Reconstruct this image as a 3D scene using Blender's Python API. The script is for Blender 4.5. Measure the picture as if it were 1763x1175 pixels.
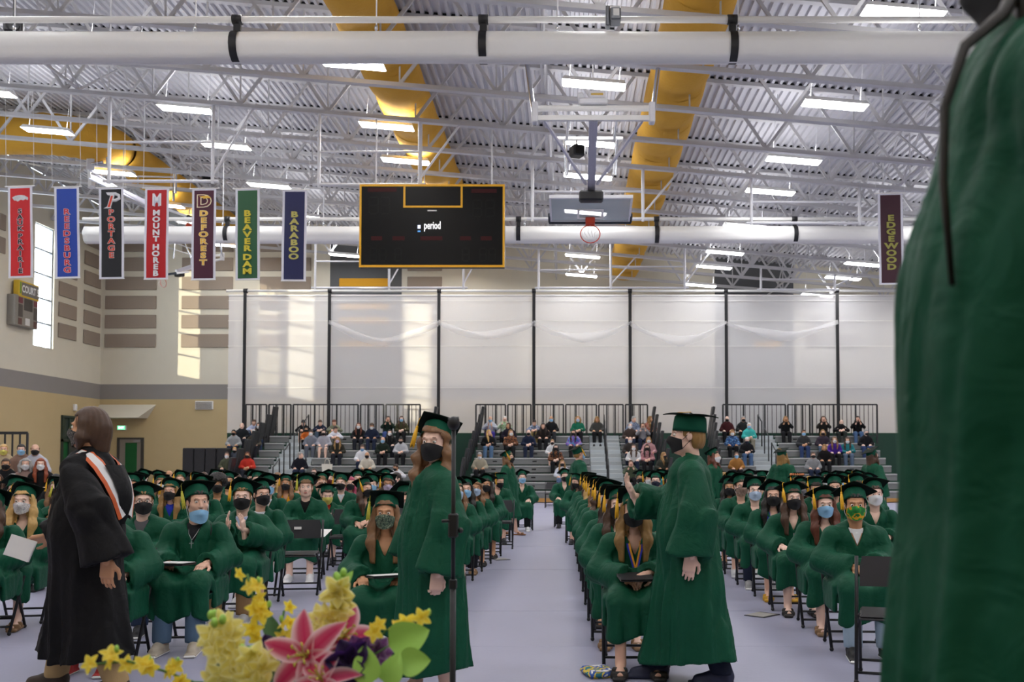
import bpy, math, random
import numpy as np
from mathutils import Matrix, Vector, Euler

# ------------------------------------------------------------------ scene, camera, light
for o in list(bpy.data.objects): bpy.data.objects.remove(o)
SC = bpy.context.scene
COL = SC.collection
F_PX, VX, HY, CH = 1700.0, 980.0, 795.0, 1.45      # focal length in pixels, vanishing point, horizon row, camera height

cam = bpy.data.cameras.new('camera'); cam_o = bpy.data.objects.new('camera', cam); COL.objects.link(cam_o)
cam.sensor_width = 36.0; cam.lens = F_PX / 1763 * 36.0
cam.shift_x = (881.5 - VX) / 1763; cam.shift_y = (735 - 587.5) / 1763
cam_o.location = (0, 0, CH); cam_o.rotation_euler = (math.radians(90) + math.atan(60 / F_PX), 0, 0)
cam.clip_start = .05; cam.clip_end = 300
cam.dof.use_dof = True; cam.dof.focus_distance = 8.5; cam.dof.aperture_fstop = 4.0
SC.camera = cam_o

SC.view_settings.view_transform = 'Standard'; SC.view_settings.look = 'None'
SC.view_settings.gamma = 1.0; SC.view_settings.use_curve_mapping = False
SC.view_settings.exposure = 0.72
SC.cycles.max_bounces = 8; SC.cycles.diffuse_bounces = 5; SC.cycles.transparent_max_bounces = 12

wd = bpy.data.worlds.new('daylight'); SC.world = wd; wd.use_nodes = True
bg = wd.node_tree.nodes['Background']; bg.inputs[0].default_value = (.80, .90, 1.0, 1); bg.inputs[1].default_value = 6.0
sun = bpy.data.lights.new('sun', 'SUN'); sun.energy = 3.2; sun.angle = .01; sun.color = (1, .90, .66)
sun_o = bpy.data.objects.new('sun', sun); COL.objects.link(sun_o); sun_o.location = (-40, 0, 20)
sun_o.rotation_euler = Vector((.85, 1.0, -.17)).to_track_quat('-Z', 'Y').to_euler()
LAMP = 22.5; UPFILL = 16.0                                         # emission of the ceiling fixtures' lenses and of the strips added to brighten the roof

def P(px, py, D): return Vector(((px - VX) * D / F_PX, D, CH + (HY - py) * D / F_PX))
def PX(px, D): return (px - VX) * D / F_PX
def PZ(py, D): return CH + (HY - py) * D / F_PX
R = math.radians
rnd = random.Random(7)

# ------------------------------------------------------------------ materials
def lin(c):
    if isinstance(c, str): c = [int(c[i:i+2], 16) / 255 for i in (0, 2, 4)]
    return tuple(x / 12.92 if x <= .04045 else ((x + .055) / 1.055) ** 2.4 for x in c) + (1,)
MATS = {}
def mat(col, rough=.7, metal=0., var=.12, scale=9., bump=0., bscale=60., spec=.5, emit=0., attr=False):
    key = (col, rough, metal, var, scale, bump, bscale, spec, emit, attr)
    if key in MATS: return MATS[key]
    m = bpy.data.materials.new('m_%s_%d' % (col, len(MATS))); m.use_nodes = True
    nt = m.node_tree; b = nt.nodes['Principled BSDF']; L = nt.links.new
    c = lin(col); b.inputs['Base Color'].default_value = c
    b.inputs['Roughness'].default_value = rough; b.inputs['Metallic'].default_value = metal
    b.inputs['Specular IOR Level'].default_value = spec
    if emit:
        b.inputs['Emission Color'].default_value = c; b.inputs['Emission Strength'].default_value = emit
    tc = nt.nodes.new('ShaderNodeTexCoord')
    if attr:
        a = nt.nodes.new('ShaderNodeAttribute'); a.attribute_name = 'Col'; L(a.outputs['Color'], b.inputs['Base Color'])
        tl = nt.nodes.new('ShaderNodeBsdfTranslucent'); L(a.outputs['Color'], tl.inputs[0]); mx = nt.nodes.new('ShaderNodeMixShader'); mx.inputs[0].default_value = .55   # thin petals let light through
        L(b.outputs[0], mx.inputs[1]); L(tl.outputs[0], mx.inputs[2]); L(mx.outputs[0], nt.nodes['Material Output'].inputs[0])
    elif var and not emit:
        n = nt.nodes.new('ShaderNodeTexNoise'); n.inputs['Scale'].default_value = scale; n.inputs['Detail'].default_value = 4
        L(tc.outputs['Object'], n.inputs['Vector'])
        r = nt.nodes.new('ShaderNodeMapRange'); r.inputs[3].default_value = 1 - var; r.inputs[4].default_value = 1 + var
        L(n.outputs[0], r.inputs[0])
        x = nt.nodes.new('ShaderNodeMix'); x.data_type = 'RGBA'; x.blend_type = 'MULTIPLY'; x.inputs[0].default_value = 1
        x.inputs[6].default_value = c; L(r.outputs[0], x.inputs[7]); L(x.outputs[2], b.inputs['Base Color'])
    if bump:
        n2 = nt.nodes.new('ShaderNodeTexNoise'); n2.inputs['Scale'].default_value = bscale; n2.inputs['Detail'].default_value = 3; n2.inputs['Distortion'].default_value = 1.2 if bscale < 20 else 0
        L(tc.outputs['Object'], n2.inputs['Vector'])
        bp = nt.nodes.new('ShaderNodeBump'); bp.inputs['Strength'].default_value = bump; bp.inputs['Distance'].default_value = .02 if bscale > 20 else .035
        L(n2.outputs[0], bp.inputs['Height']); L(bp.outputs[0], b.inputs['Normal'])
    MATS[key] = m; return m
def pattern_mat(name, cols, scale, rough=.8):
    """patches of several colours (prints, camouflage, plaid) from a voronoi cell colour"""
    if name in MATS: return MATS[name]
    m = bpy.data.materials.new(name); m.use_nodes = True; nt = m.node_tree; b = nt.nodes['Principled BSDF']; L = nt.links.new
    tc = nt.nodes.new('ShaderNodeTexCoord'); v = nt.nodes.new('ShaderNodeTexNoise'); v.inputs['Scale'].default_value = scale; v.inputs['Detail'].default_value = 1.5
    L(tc.outputs['Object'], v.inputs['Vector'])
    r = nt.nodes.new('ShaderNodeValToRGB'); r.color_ramp.interpolation = 'CONSTANT'
    el = r.color_ramp.elements
    while len(el) < len(cols): el.new(.5)
    for i, c in enumerate(cols):
        el[i].position = 0 if i == 0 else .3 + .4 * i / len(cols); el[i].color = lin(c)
    L(v.outputs[0], r.inputs[0]); L(r.outputs[0], b.inputs['Base Color']); b.inputs['Roughness'].default_value = rough
    MATS[name] = m; return m
def fabric(col, var=.10): return mat(col, .85, 0, var, 14., .15, 220., .2)
GOWN = mat('0d4e37', .6, 0, .12, 5., .3, 9., .2)
CAPM = mat('10503c', .72, 0, .08, 10., .1, 300., .15)
BOARD = mat('07170f', .75, 0, .08, 10., .1, 300., .15)
TASS = mat('e0ac1a', .6, 0, .22, 90.)
TASSG = mat('b9b53a', .6, 0, .35, 90.)
BLACK = mat('17181b', .5, 0, .1); BLACKG = mat('0f0f12', .65, 0, .1, 8, .35, 7, .2)
WHITE = mat('e9e9e6', .6, 0, .04); STEEL = mat('d9dade', .45, 0, .05); CHROME = mat('c9ccd2', .25, .9, .05)

# ------------------------------------------------------------------ objects
def link(o, parent=None, M=None):
    COL.objects.link(o)
    if parent is not None: o.parent = parent
    if M is not None: o.matrix_basis = M
    return o
def tag(o, label=None, cat=None, group=None, kind=None):
    if label: o['label'] = label
    if cat: o['category'] = cat
    if group: o['group'] = group
    if kind: o['kind'] = kind
    return o
def thing(name, label, cat, loc=(0, 0, 0), rz=0., group=None, scale=1.):
    o = bpy.data.objects.new(name, None); o.empty_display_size = .1; COL.objects.link(o)
    o.location = loc; o.rotation_euler = (0, 0, rz); o.scale = (scale,) * 3
    return tag(o, label, cat, group)
def put(name, mesh, parent=None, M=None, mats=None):
    o = bpy.data.objects.new(name, mesh); link(o, parent, M)
    if mats:
        for i, m in enumerate(mats):
            if m is not None and i < len(o.material_slots):
                o.material_slots[i].link = 'OBJECT'; o.material_slots[i].material = m
    return o
def T(x, y, z, rx=0., ry=0., rz=0., s=1.):
    M = Matrix.Translation((x, y, z)) @ Euler((rx, ry, rz)).to_matrix().to_4x4()
    return M @ Matrix.Diagonal((*((s,) * 3 if not isinstance(s, tuple) else s), 1))

class MB:
    """collects faces and builds ONE mesh"""
    def __init__(s): s.V = []; s.n = 0; s.F = []; s.M = []; s.S = []
    def raw(s, V, F, mi=0, smooth=True, xf=None):
        V = np.asarray(V, float).reshape(-1, 3)
        if xf is not None:
            A = np.array(xf); V = V @ A[:3, :3].T + A[:3, 3]
        if isinstance(F, np.ndarray): F = (F + s.n).tolist()
        else: F = [[i + s.n for i in f] for f in F]
        if xf is not None and np.linalg.det(np.array(xf)[:3, :3]) < 0: F = [f[::-1] for f in F]
        s.V.append(V); s.n += len(V); s.F += F; s.M += [mi] * len(F); s.S += [smooth] * len(F); return s
    def box(s, lo, hi, mi=0, xf=None):
        x0, y0, z0 = lo; x1, y1, z1 = hi
        V = [(x0,y0,z0),(x1,y0,z0),(x1,y1,z0),(x0,y1,z0),(x0,y0,z1),(x1,y0,z1),(x1,y1,z1),(x0,y1,z1)]
        return s.raw(V, [[3,2,1,0],[4,5,6,7],[0,1,5,4],[1,2,6,5],[2,3,7,6],[3,0,4,7]], mi, False, xf)
    def bbox(s, lo, hi, b, mi=0, xf=None):          # box with chamfered vertical and horizontal edges
        lo = np.array(lo, float); hi = np.array(hi, float); c = (lo + hi) / 2; h = (hi - lo) / 2
        V = []
        for sx in (-1, 1):
            for sy in (-1, 1):
                for sz in (-1, 1):
                    q = np.array((sx, sy, sz))
                    for a in range(3):
                        e = h - b; e[a] = h[a]; V.append(c + q * e)
        def ix(sx, sy, sz, a): return (((sx + 1) // 2) * 4 + ((sy + 1) // 2) * 2 + (sz + 1) // 2) * 3 + a
        Fs = []
        for a in range(3):
            u, v = (a + 1) % 3, (a + 2) % 3
            for sg in (-1, 1):
                f = []
                for (p, r) in ((-1, -1), (1, -1), (1, 1), (-1, 1)):
                    q = [0, 0, 0]; q[a] = sg; q[u] = p; q[v] = r; f.append(ix(*q, a))
                Fs.append(f if sg > 0 else f[::-1])
            for p in (-1, 1):
                for r in (-1, 1):
                    f = []
                    for (w, ax) in ((-1, u), (1, u), (1, v), (-1, v)):
                        q = [0, 0, 0]; q[a] = w; q[u] = p; q[v] = r; f.append(ix(*q, ax))
                    Fs.append(f if p * r > 0 else f[::-1])
        for sx in (-1, 1):
            for sy in (-1, 1):
                for sz in (-1, 1):
                    f = [ix(sx, sy, sz, a) for a in range(3)]
                    Fs.append(f if sx * sy * sz > 0 else f[::-1])
        return s.raw(V, Fs, mi, False, xf)
    def tube(s, pts, r, n=8, mi=0, caps=True, smooth=True, flat=1.):
        pts = [np.array(p, float) for p in pts]; rs = r if isinstance(r, (list, tuple)) else [r] * len(pts)
        V = []; up = None
        for i, p in enumerate(pts):
            d = pts[min(i + 1, len(pts) - 1)] - pts[max(i - 1, 0)]; d /= np.linalg.norm(d) + 1e-9
            if up is None: up = np.array((0, 0, 1.)) if abs(d[2]) < .9 else np.array((0, 1., 0))
            a = np.cross(up, d); a /= np.linalg.norm(a) + 1e-9; b = np.cross(d, a); up = b
            for k in range(n):
                t = 2 * math.pi * k / n; V.append(p + rs[i] * (math.cos(t) * a + flat * math.sin(t) * b))
        Fs = [[i*n+k, i*n+(k+1) % n, (i+1)*n+(k+1) % n, (i+1)*n+k] for i in range(len(pts)-1) for k in range(n)]
        if caps: Fs += [list(range(n))[::-1], [(len(pts)-1)*n+k for k in range(n)]]
        return s.raw(V, Fs, mi, smooth)
    def ball(s, c, r, nu=10, nv=7, mi=0, xf=None):
        r = (r,) * 3 if not isinstance(r, (tuple, list)) else r
        V = [(c[0], c[1], c[2] + r[2])]
        for i in range(1, nv):
            t = math.pi * i / nv
            for k in range(nu):
                a = 2 * math.pi * k / nu; V.append((c[0] + r[0]*math.sin(t)*math.cos(a), c[1] + r[1]*math.sin(t)*math.sin(a), c[2] + r[2]*math.cos(t)))
        V.append((c[0], c[1], c[2] - r[2])); e = len(V) - 1
        Fs = [[0, 1+k, 1+(k+1) % nu] for k in range(nu)]
        for i in range(nv - 2):
            Fs += [[1+i*nu+k, 1+(i+1)*nu+k, 1+(i+1)*nu+(k+1) % nu, 1+i*nu+(k+1) % nu] for k in range(nu)]
        Fs += [[e, 1+(nv-2)*nu+(k+1) % nu, 1+(nv-2)*nu+k] for k in range(nu)]
        return s.raw(V, Fs, mi, True, xf)
    def lathe(s, prof, n=24, mi=0, sx=1., sy=1., xf=None, smooth=True):
        V = [(r*sx*math.cos(2*math.pi*k/n), r*sy*math.sin(2*math.pi*k/n), z) for (r, z) in prof for k in range(n)]
        Fs = [[i*n+k, i*n+(k+1) % n, (i+1)*n+(k+1) % n, (i+1)*n+k] for i in range(len(prof)-1) for k in range(n)]
        return s.raw(V, Fs, mi, smooth, xf)
    def prism(s, poly, y0, y1, mi=0, xf=None):      # polygon in x,z extruded along y
        n = len(poly); V = [(x, y0, z) for x, z in poly] + [(x, y1, z) for x, z in poly]
        Fs = [list(range(n)), list(range(n, 2*n))[::-1]] + [[(i+1) % n, i, n+i, n+(i+1) % n] for i in range(n)]
        return s.raw(V, Fs, mi, False, xf)
    def grid(s, V, nu, nv, mi=0, xf=None, close=False):
        Fs = [[i*nv+j, (i+1)*nv+j, (i+1)*nv+j+1, i*nv+j+1] for i in range(nu-1) for j in range(nv-1)]
        return s.raw(V, Fs, mi, True, xf)
    def mesh(s, name, *mats, col=None):
        me = bpy.data.meshes.new(name); V = np.concatenate(s.V)
        me.vertices.add(len(V)); me.vertices.foreach_set('co', V.astype(np.float32).ravel())
        tot = np.array([len(f) for f in s.F], np.int32); st = np.concatenate(([0], np.cumsum(tot)[:-1])).astype(np.int32)
        me.loops.add(int(tot.sum())); me.loops.foreach_set('vertex_index', np.array([i for f in s.F for i in f], np.int32))
        me.polygons.add(len(tot)); me.polygons.foreach_set('loop_start', st); me.polygons.foreach_set('loop_total', tot)
        me.polygons.foreach_set('material_index', np.array(s.M, np.int32)); me.polygons.foreach_set('use_smooth', np.array(s.S, bool))
        for m in mats: me.materials.append(m)
        me.update(calc_edges=True); me.validate()
        if col is not None:
            a = me.color_attributes.new('Col', 'FLOAT_COLOR', 'POINT'); a.data.foreach_set('color', np.asarray(col, np.float32).ravel())
        return me
    def obj(s, name, parent, *mats, M=None, col=None): return put(name, s.mesh(name, *mats, col=col), parent, M)

CUBE = {}
def cube(m):
    if m.name not in CUBE: CUBE[m.name] = MB().box((-.5,)*3, (.5,)*3).mesh('bar', m)
    return CUBE[m.name]
def bar(name, m, a, b, w, h, parent):
    """a square bar from a to b as an own object that shares its mesh"""
    a = Vector(a); b = Vector(b); d = b - a; q = d.to_track_quat('X', 'Z')
    return put(name, cube(m), parent, Matrix.Translation((a + b) / 2) @ q.to_matrix().to_4x4() @ Matrix.Diagonal((d.length, w, h, 1)))
def boxo(name, m, lo, hi, parent=None):
    lo = Vector(lo); hi = Vector(hi); s = hi - lo
    return put(name, cube(m), parent, Matrix.Translation((lo + hi) / 2) @ Matrix.Diagonal((s.x, s.y, s.z, 1)))
PIPE = {}
def pipe(name, m, a, b, r, parent):
    if m.name not in PIPE: PIPE[m.name] = MB().tube([(0, 0, -.5), (0, 0, .5)], 1., 10).mesh('pipe', m)
    a = Vector(a); b = Vector(b); d = b - a
    return put(name, PIPE[m.name], parent, Matrix.Translation((a + b) / 2) @ d.to_track_quat('Z', 'Y').to_matrix().to_4x4() @ Matrix.Diagonal((r, r, d.length, 1)))
def struct(o): o['kind'] = 'structure'; return o
def text_mesh(s, m, size=1., bold=.0, ext=.002, line=.9):
    c = bpy.data.curves.new('lettering', 'FONT'); c.body = s; c.size = size; c.align_x = 'CENTER'; c.align_y = 'CENTER'
    c.extrude = ext; c.offset = bold; c.space_line = line; c.resolution_u = 3
    o = bpy.data.objects.new('lettering', c); COL.objects.link(o)
    me = bpy.data.meshes.new_from_object(o.evaluated_get(bpy.context.evaluated_depsgraph_get()))
    bpy.data.objects.remove(o); bpy.data.curves.remove(c); me.materials.clear(); me.materials.append(m); me.name = 'lettering'
    return me
ORD = ['first', 'second', 'third', 'fourth', 'fifth', 'sixth', 'seventh', 'eighth', 'ninth', 'tenth', 'eleventh', 'twelfth', 'thirteenth',
       'fourteenth', 'fifteenth', 'sixteenth', 'seventeenth', 'eighteenth', 'nineteenth', 'twentieth'] + ['%dth' % i for i in range(21, 60)]
# ================================================================== THE HALL
XL, XR, YF, YB = -21.9, 23.0, 46.0, -5.0           # left wall, right wall, far wall, wall behind the camera
def zc(x): return CH + 8.35 - .085 * x              # underside of the roof joists
JD = 1.75                                           # joist depth
def zd(x): return zc(x) + JD
CREAM = mat('d8d3c2', .8, 0, .03, 2.); TAN = mat('c2ae83', .8, 0, .04, 2.); GREY = mat('8f8b88', .8, 0, .03, 2.)
PANEL = mat('9a8d80', .95, 0, .06, 30., .3, 150.); DKGREY = mat('5b5d5f', .8, 0, .04); YEL = mat('d29a1d', .8, 0, .05)
ROOFM = mat('c6c6cb', .55, 0, .04, 3.); JOIST = mat('c4c4c6', .55, 0, .04, 3.); DARKM = mat('14161a', .6, 0, .1)
DUCT = mat('d3a032', .85, 0, .10, 1.6, .5, 5.)

# floor: a grey protective cover laid in strips
flo = struct(MB().box((XL, YB, -.2), (XR, YF, -.006)).obj('floor', None, mat('8f8a80', .6)))
tag(flo, 'lavender grey protective floor cover laid in wide strips')
COVER = mat('a0a1b8', .42, 0, .07, .9, .05, 14.)
y = YB; k = 0
while y < YF - .1:
    y1 = min(YF, y + 1.83)
    MB().bbox((XL, y + .004, -.006), (XR, y1 - .004, .0 - .0012 * (k % 2)), .0025).obj('cover_strip', flo, COVER); y = y1; k += 1

def wall_mesh(parts, *ms):
    b = MB()
    for (lo, hi, mi) in parts: b.box(lo, hi, mi)
    return b
B0, B1 = 4.35, 5.05                                 # grey painted band
WZ0, WZ1 = 6.2, 11.3
WINS = [(40.2, 41.75), (35.8, 37.35), (27.3, 28.85), (21.6, 23.15)]
ps = []; z9 = 13.4
for (z0, z1, mi) in ((0, B0, 0), (B0, B1, 1), (B1, WZ0, 2), (WZ1, z9, 2)): ps.append(((XL - .3, YB, z0), (XL, YF, z1), mi))
e = YB
for (a, b_) in sorted(WINS) + [(YF, YF)]:
    if a > e: ps.append(((XL - .3, e, WZ0), (XL, a, WZ1), 2))
    e = b_
wl = struct(wall_mesh(ps).obj('wall_left', None, TAN, GREY, CREAM))
ps = [((XL - .3, YF, 0), (XR, YF + .3, B0), 0), ((XL - .3, YF, B0), (XR, YF + .3, B1), 1), ((XL - .3, YF, B1), (XR, YF + .3, z9), 2)]
wf = struct(wall_mesh(ps).obj('wall_far', None, TAN, GREY, CREAM))
ps = [((XR, YB, 0), (XR + .3, YF, B0), 0), ((XR, YB, B0), (XR + .3, YF, B1), 1), ((XR, YB, B1), (XR + .3, YF, z9), 2)]
struct(wall_mesh(ps).obj('wall_right', None, TAN, GREY, CREAM))
ps = [((XL - .3, YB - .3, 0), (XR + .3, YB, B0), 0), ((XL - .3, YB - .3, B0), (XR + .3, YB, B1), 1), ((XL - .3, YB - .3, B1), (XR + .3, YB, z9), 2)]
struct(wall_mesh(ps).obj('wall_back', None, TAN, GREY, CREAM))
# tall windows in the left wall
GLS = bpy.data.materials.new('window_glass'); GLS.use_nodes = True
g_ = GLS.node_tree.nodes['Principled BSDF']; g_.inputs['Base Color'].default_value = (.92, .97, 1, 1); g_.inputs['Roughness'].default_value = .02
_t = GLS.node_tree.nodes.new('ShaderNodeBsdfTransparent'); _m = GLS.node_tree.nodes.new('ShaderNodeMixShader'); _m.inputs[0].default_value = .12
GLS.node_tree.links.new(_t.outputs[0], _m.inputs[1]); GLS.node_tree.links.new(g_.outputs[0], _m.inputs[2]); GLS.node_tree.links.new(_m.outputs[0], GLS.node_tree.nodes['Material Output'].inputs[0])
FRM = mat('8c9299', .5, .3, .05)
for i, (a, b_) in enumerate(WINS):
    fr = MB()
    for (y0, y1) in ((a, a + .06), (b_ - .06, b_)): fr.box((XL - .2, y0, WZ0), (XL - .08, y1, WZ1))
    zs = [WZ0 + (WZ1 - WZ0) * q / 5 for q in range(6)]
    for z in zs: fr.box((XL - .2, a + .06, max(WZ0, z - .03)), (XL - .08, b_ - .06, min(WZ1, z + .03)))
    w = struct(fr.obj('window_%d' % (i + 1), None, FRM))
    for q in range(5): boxo('pane', GLS, (XL - .16, a + .06, zs[q] + .03), (XL - .145, b_ - .06, zs[q + 1] - .03), w)
# acoustic panels
for (x0, x1) in ((178, 266), (310, 398), (445, 533), (700, 760), (1390, 1478)):
    for r in range(6):
        z0 = 6.78 + .9 * r
        if z0 + .62 > zc(PX(x0, 46)) + .9: continue
        MB().bbox((PX(x0, 46), 45.93, z0), (PX(x1, 46), 46, z0 + .62), .015).obj('acoustic_panel', wf, PANEL)
for (d0, d1, r0, r1) in ((42.1, 43.6, 0, 5), (44.3, 45.8, 0, 6), (37.6, 38.0, 3, 5)):
    for r in range(r0, r1):
        z0 = 6.78 + .9 * r
        MB().bbox((XL, d0, z0), (XL + .07, d1, z0 + .62), .015).obj('acoustic_panel', wl, PANEL)
# painted columns and stripes on the far wall
for (x0, x1) in ((566, 690), (1232, 1368)):
    boxo('painted_column', DKGREY, (PX(x0, 46), 45.985, 0), (PX(x1, 46), 46, 12.2), wf)
for (y0, y1) in ((478, 492), (522, 532), (546, 556), (588, 598)):
    boxo('painted_stripe', YEL, (PX(582, 46), 45.975, PZ(y1, 46)), (PX(668, 46), 45.985, PZ(y0, 46)), wf)
boxo('painted_stripe', YEL, (PX(1300, 46), 45.975, PZ(598, 46)), (PX(1345, 46), 45.985, PZ(588, 46)), wf)
# soffit, exit sign, doors, vent, strobe at the left corner
so = MB(); xa, xb = XL, PX(268, 46); zt, zm, zb = PZ(697, 46), PZ(697, 46), PZ(721, 46)
so.raw([(xa, 45.0, zb), (xb - .4, 45.0, zb), (xb, 46, zt), (xa, 46, zt), (xa, 46, zb), (xb - .4, 46, zb)], [[0, 1, 2, 3], [0, 4, 5, 1], [1, 5, 2]], 0, False)
struct(so.obj('trim_1', wf, CREAM)); 
vn = thing('wall_vent', 'white louvred air vent on the far left wall', 'vent', (PX(350, 45.9), 45.95, PZ(698, 45.9)))
MB().bbox((-.42, -.03, -.2), (.42, .05, .2), .02).obj('frame', vn, WHITE)
for q in range(7): boxo('slat', GREY, (-.37, -.05, -.16 + q * .047), (.37, -.032, -.135 + q * .047), vn)
ex = thing('exit_sign', 'small glowing green exit sign above the far door', 'sign', (PX(209, 45.9), 45.9, PZ(737, 45.9)))
MB().bbox((-.2, -.04, -.11), (.2, .1, .11), .015).obj('housing', ex, WHITE)
boxo('face', mat('69d89a', .5, emit=.9), (-.18, -.05, -.09), (.18, -.041, .09), ex)
put('lettering', text_mesh('EXIT', mat('eafff2', .5, emit=1.2), .13, .004), ex, T(0, -.053, 0, R(90)))
st = thing('alarm_strobe', 'small white alarm strobe on the tan corner wall', 'alarm', (XL + .05, 43.6, PZ(702, 43.6)))
MB().bbox((-.05, -.1, -.15), (.06, .1, .15), .02).obj('box', st, WHITE); MB().ball((.07, 0, 0), (.03, .06, .09)).obj('lens', st, STEEL)
DGREEN = mat('0f5a2c', .4, 0, .1); DFR = mat('3c3a36', .5, 0, .05); DLEAF = mat('857c70', .55, 0, .05)
d1 = struct(MB().box((PX(203, 46), 45.9, 0), (PX(207, 46), 46, PZ(757, 46))).box((PX(244, 46), 45.9, 0), (PX(248, 46), 46, PZ(757, 46)))
            .box((PX(203, 46), 45.9, PZ(757, 46)), (PX(248, 46), 46, PZ(754, 46))).obj('door_1', None, DFR))
boxo('door_leaf', DLEAF, (PX(207, 46), 45.94, .02), (PX(244, 46), 46, PZ(757, 46)), d1)
boxo('pane', DGREEN, (PX(217, 46), 45.93, .7), (PX(237, 46), 45.94, PZ(763, 46)), d1)
boxo('door_closer', GREY, (PX(232, 46), 45.86, PZ(762, 46)), (PX(243, 46), 45.93, PZ(758, 46)), d1)
d2 = MB(); za = PZ(721, 43.6)
for yy in (42.5, 43.05, 43.9, 44.75): d2.box((XL, yy, 0), (XL + .1, yy + .09, za))
d2.box((XL, 42.5, za), (XL + .1, 44.84, za + .1)); d2.box((XL, 42.5, 2.3), (XL + .1, 44.84, 2.42))
d2 = struct(d2.obj('door_2', None, mat('2a3a30', .5)))
for q, (a, b_) in enumerate(((42.59, 43.05), (43.14, 43.9), (43.99, 44.75))):
    boxo('pane', DGREEN if q == 0 else mat('4b4743', .2), (XL, a, .05), (XL + .03, b_, 2.3), d2); boxo('pane', mat('3d4a42', .15), (XL, a, 2.42), (XL + .03, b_, za), d2)

# ------------------------------------------------------------------ roof: deck, joists, ducts, lights
dk = MB(); pitch = .205; n = int((XR - XL) / pitch); V = []; Fs = []
for i in range(n):
    x = XL + i * pitch
    for (dx, dz) in ((0, .0), (.075, .0), (.095, .075), (.185, .075)):
        V += [(x + dx, YB, zd(x + dx) + dz), (x + dx, YF, zd(x + dx) + dz)]
V += [(XR, YB, zd(XR)), (XR, YF, zd(XR))]
m_ = len(V) // 2
Fs = [[2*i, 2*i+1, 2*i+3, 2*i+2] for i in range(m_ - 1)]
dk.raw(V, Fs, 0, False)
ceil = struct(dk.obj('ceiling', None, ROOFM)); tag(ceil, 'white ribbed metal roof deck above the joists')
dk2 = MB().raw([(XL, YB, zd(XL) + .12), (XR, YB, zd(XR) + .12), (XR, YF, zd(XR) + .12), (XL, YF, zd(XL) + .12)], [[0, 1, 2, 3]], 0, False).obj('roof_board', ceil, DARKM)

DUCTX = [-4.35, 2.55, -15.3]
def in_duct(x, y):
    return abs(x - DUCTX[0]) < .95 or abs(x - DUCTX[1]) < .95 or (abs(x - DUCTX[2]) < .95 and y > 30)
JY = [1.5 + 2.35 * q for q in range(19)]
ch_b = MB().box((-.5, -.075, 0), (.5, -.012, .012)).box((-.5, -.075, .012), (.5, -.06, .10)).box((-.5, .012, 0), (.5, .075, .012)).box((-.5, .06, .012), (.5, .075, .10)).box((-.5, -.012, 0), (.5, .012, .10)).mesh('chord', JOIST)
clos = MB()
for i in range(n):
    x = XL + i * pitch
    clos.prism([(x + .09, zd(x + .09) + .004), (x + .19, zd(x + .19) + .004), (x + .18, zd(x + .18) + .073), (x + .1, zd(x + .1) + .073)], -.05, -.02, 0)
clos = clos.mesh('flute_closures', DARKM)
slope = math.atan(-.085)
for j, y in enumerate(JY):
    ordn = ORD[j]
    jt = thing('roof_joist', 'white open-web roof joist, %s one counted from the camera' % ordn, 'joist', (0, y, 0), 0, 'roof joists')
    L_ = (XR - XL) / math.cos(slope); xm = (XL + XR) / 2
    Mx = Matrix.Translation((xm, 0, zc(xm))) @ Matrix.Rotation(-slope, 4, 'Y') @ Matrix.Diagonal((L_, 1.15, 1, 1))
    put('bottom_chord', ch_b, jt, Mx)
    put('top_chord', ch_b, jt, Matrix.Translation((0, 0, JD - .1)) @ Mx)
    tag(put('flute_closures', clos, jt), kind='stuff')
    N = 20; st_ = (XR - XL) / N; off = .0
    for q in range(N):
        xa_ = XL + q * st_; xb_ = xa_ + st_ / 2; xc_ = xa_ + st_
        for (x0, z0, x1, z1) in ((xa_, .08, xb_, JD - .08), (xb_, JD - .08, xc_, .08)):
            if in_duct((x0 + x1) / 2, y) or in_duct(x0, y) and in_duct(x1, y): continue
            bar('web_bar', JOIST, (x0, 0, zc(x0) + z0), (x1, 0, zc(x1) + z1), .05, .075, jt)
        if not in_duct(xb_ - st_ / 4, y): bar('web_strut', JOIST, (xc_, 0, zc(xc_) + .08), (xc_, 0, zc(xc_) + JD - .08), .035, .035, jt)
# girders that carry the joists along the hall
for gi, gx in enumerate((-12.6, -.6, 9.2)):
    g = thing('ridge_beam', 'long white lengthwise bridging line between joists, %s from left' % ORD[gi], 'beam', (gx, 0, 0), 0, 'bridging lines')
    bar('lower_angle', JOIST, (0, YB, zc(gx) + .14), (0, YF, zc(gx) + .14), .06, .06, g)
    bar('upper_angle', JOIST, (0, YB, zc(gx) + JD - .2), (0, YF, zc(gx) + JD - .2), .06, .06, g)
    for q in range(18):
        y = JY[q]; bar('cross_brace', JOIST, (0, y + .06, zc(gx) + .14), (0, y + 2.25, zc(gx) + JD - .2), .045, .045, g)
        bar('cross_brace', JOIST, (.05, y + .06, zc(gx) + JD - .2), (.05, y + 2.25, zc(gx) + .14), .045, .045, g)
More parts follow.
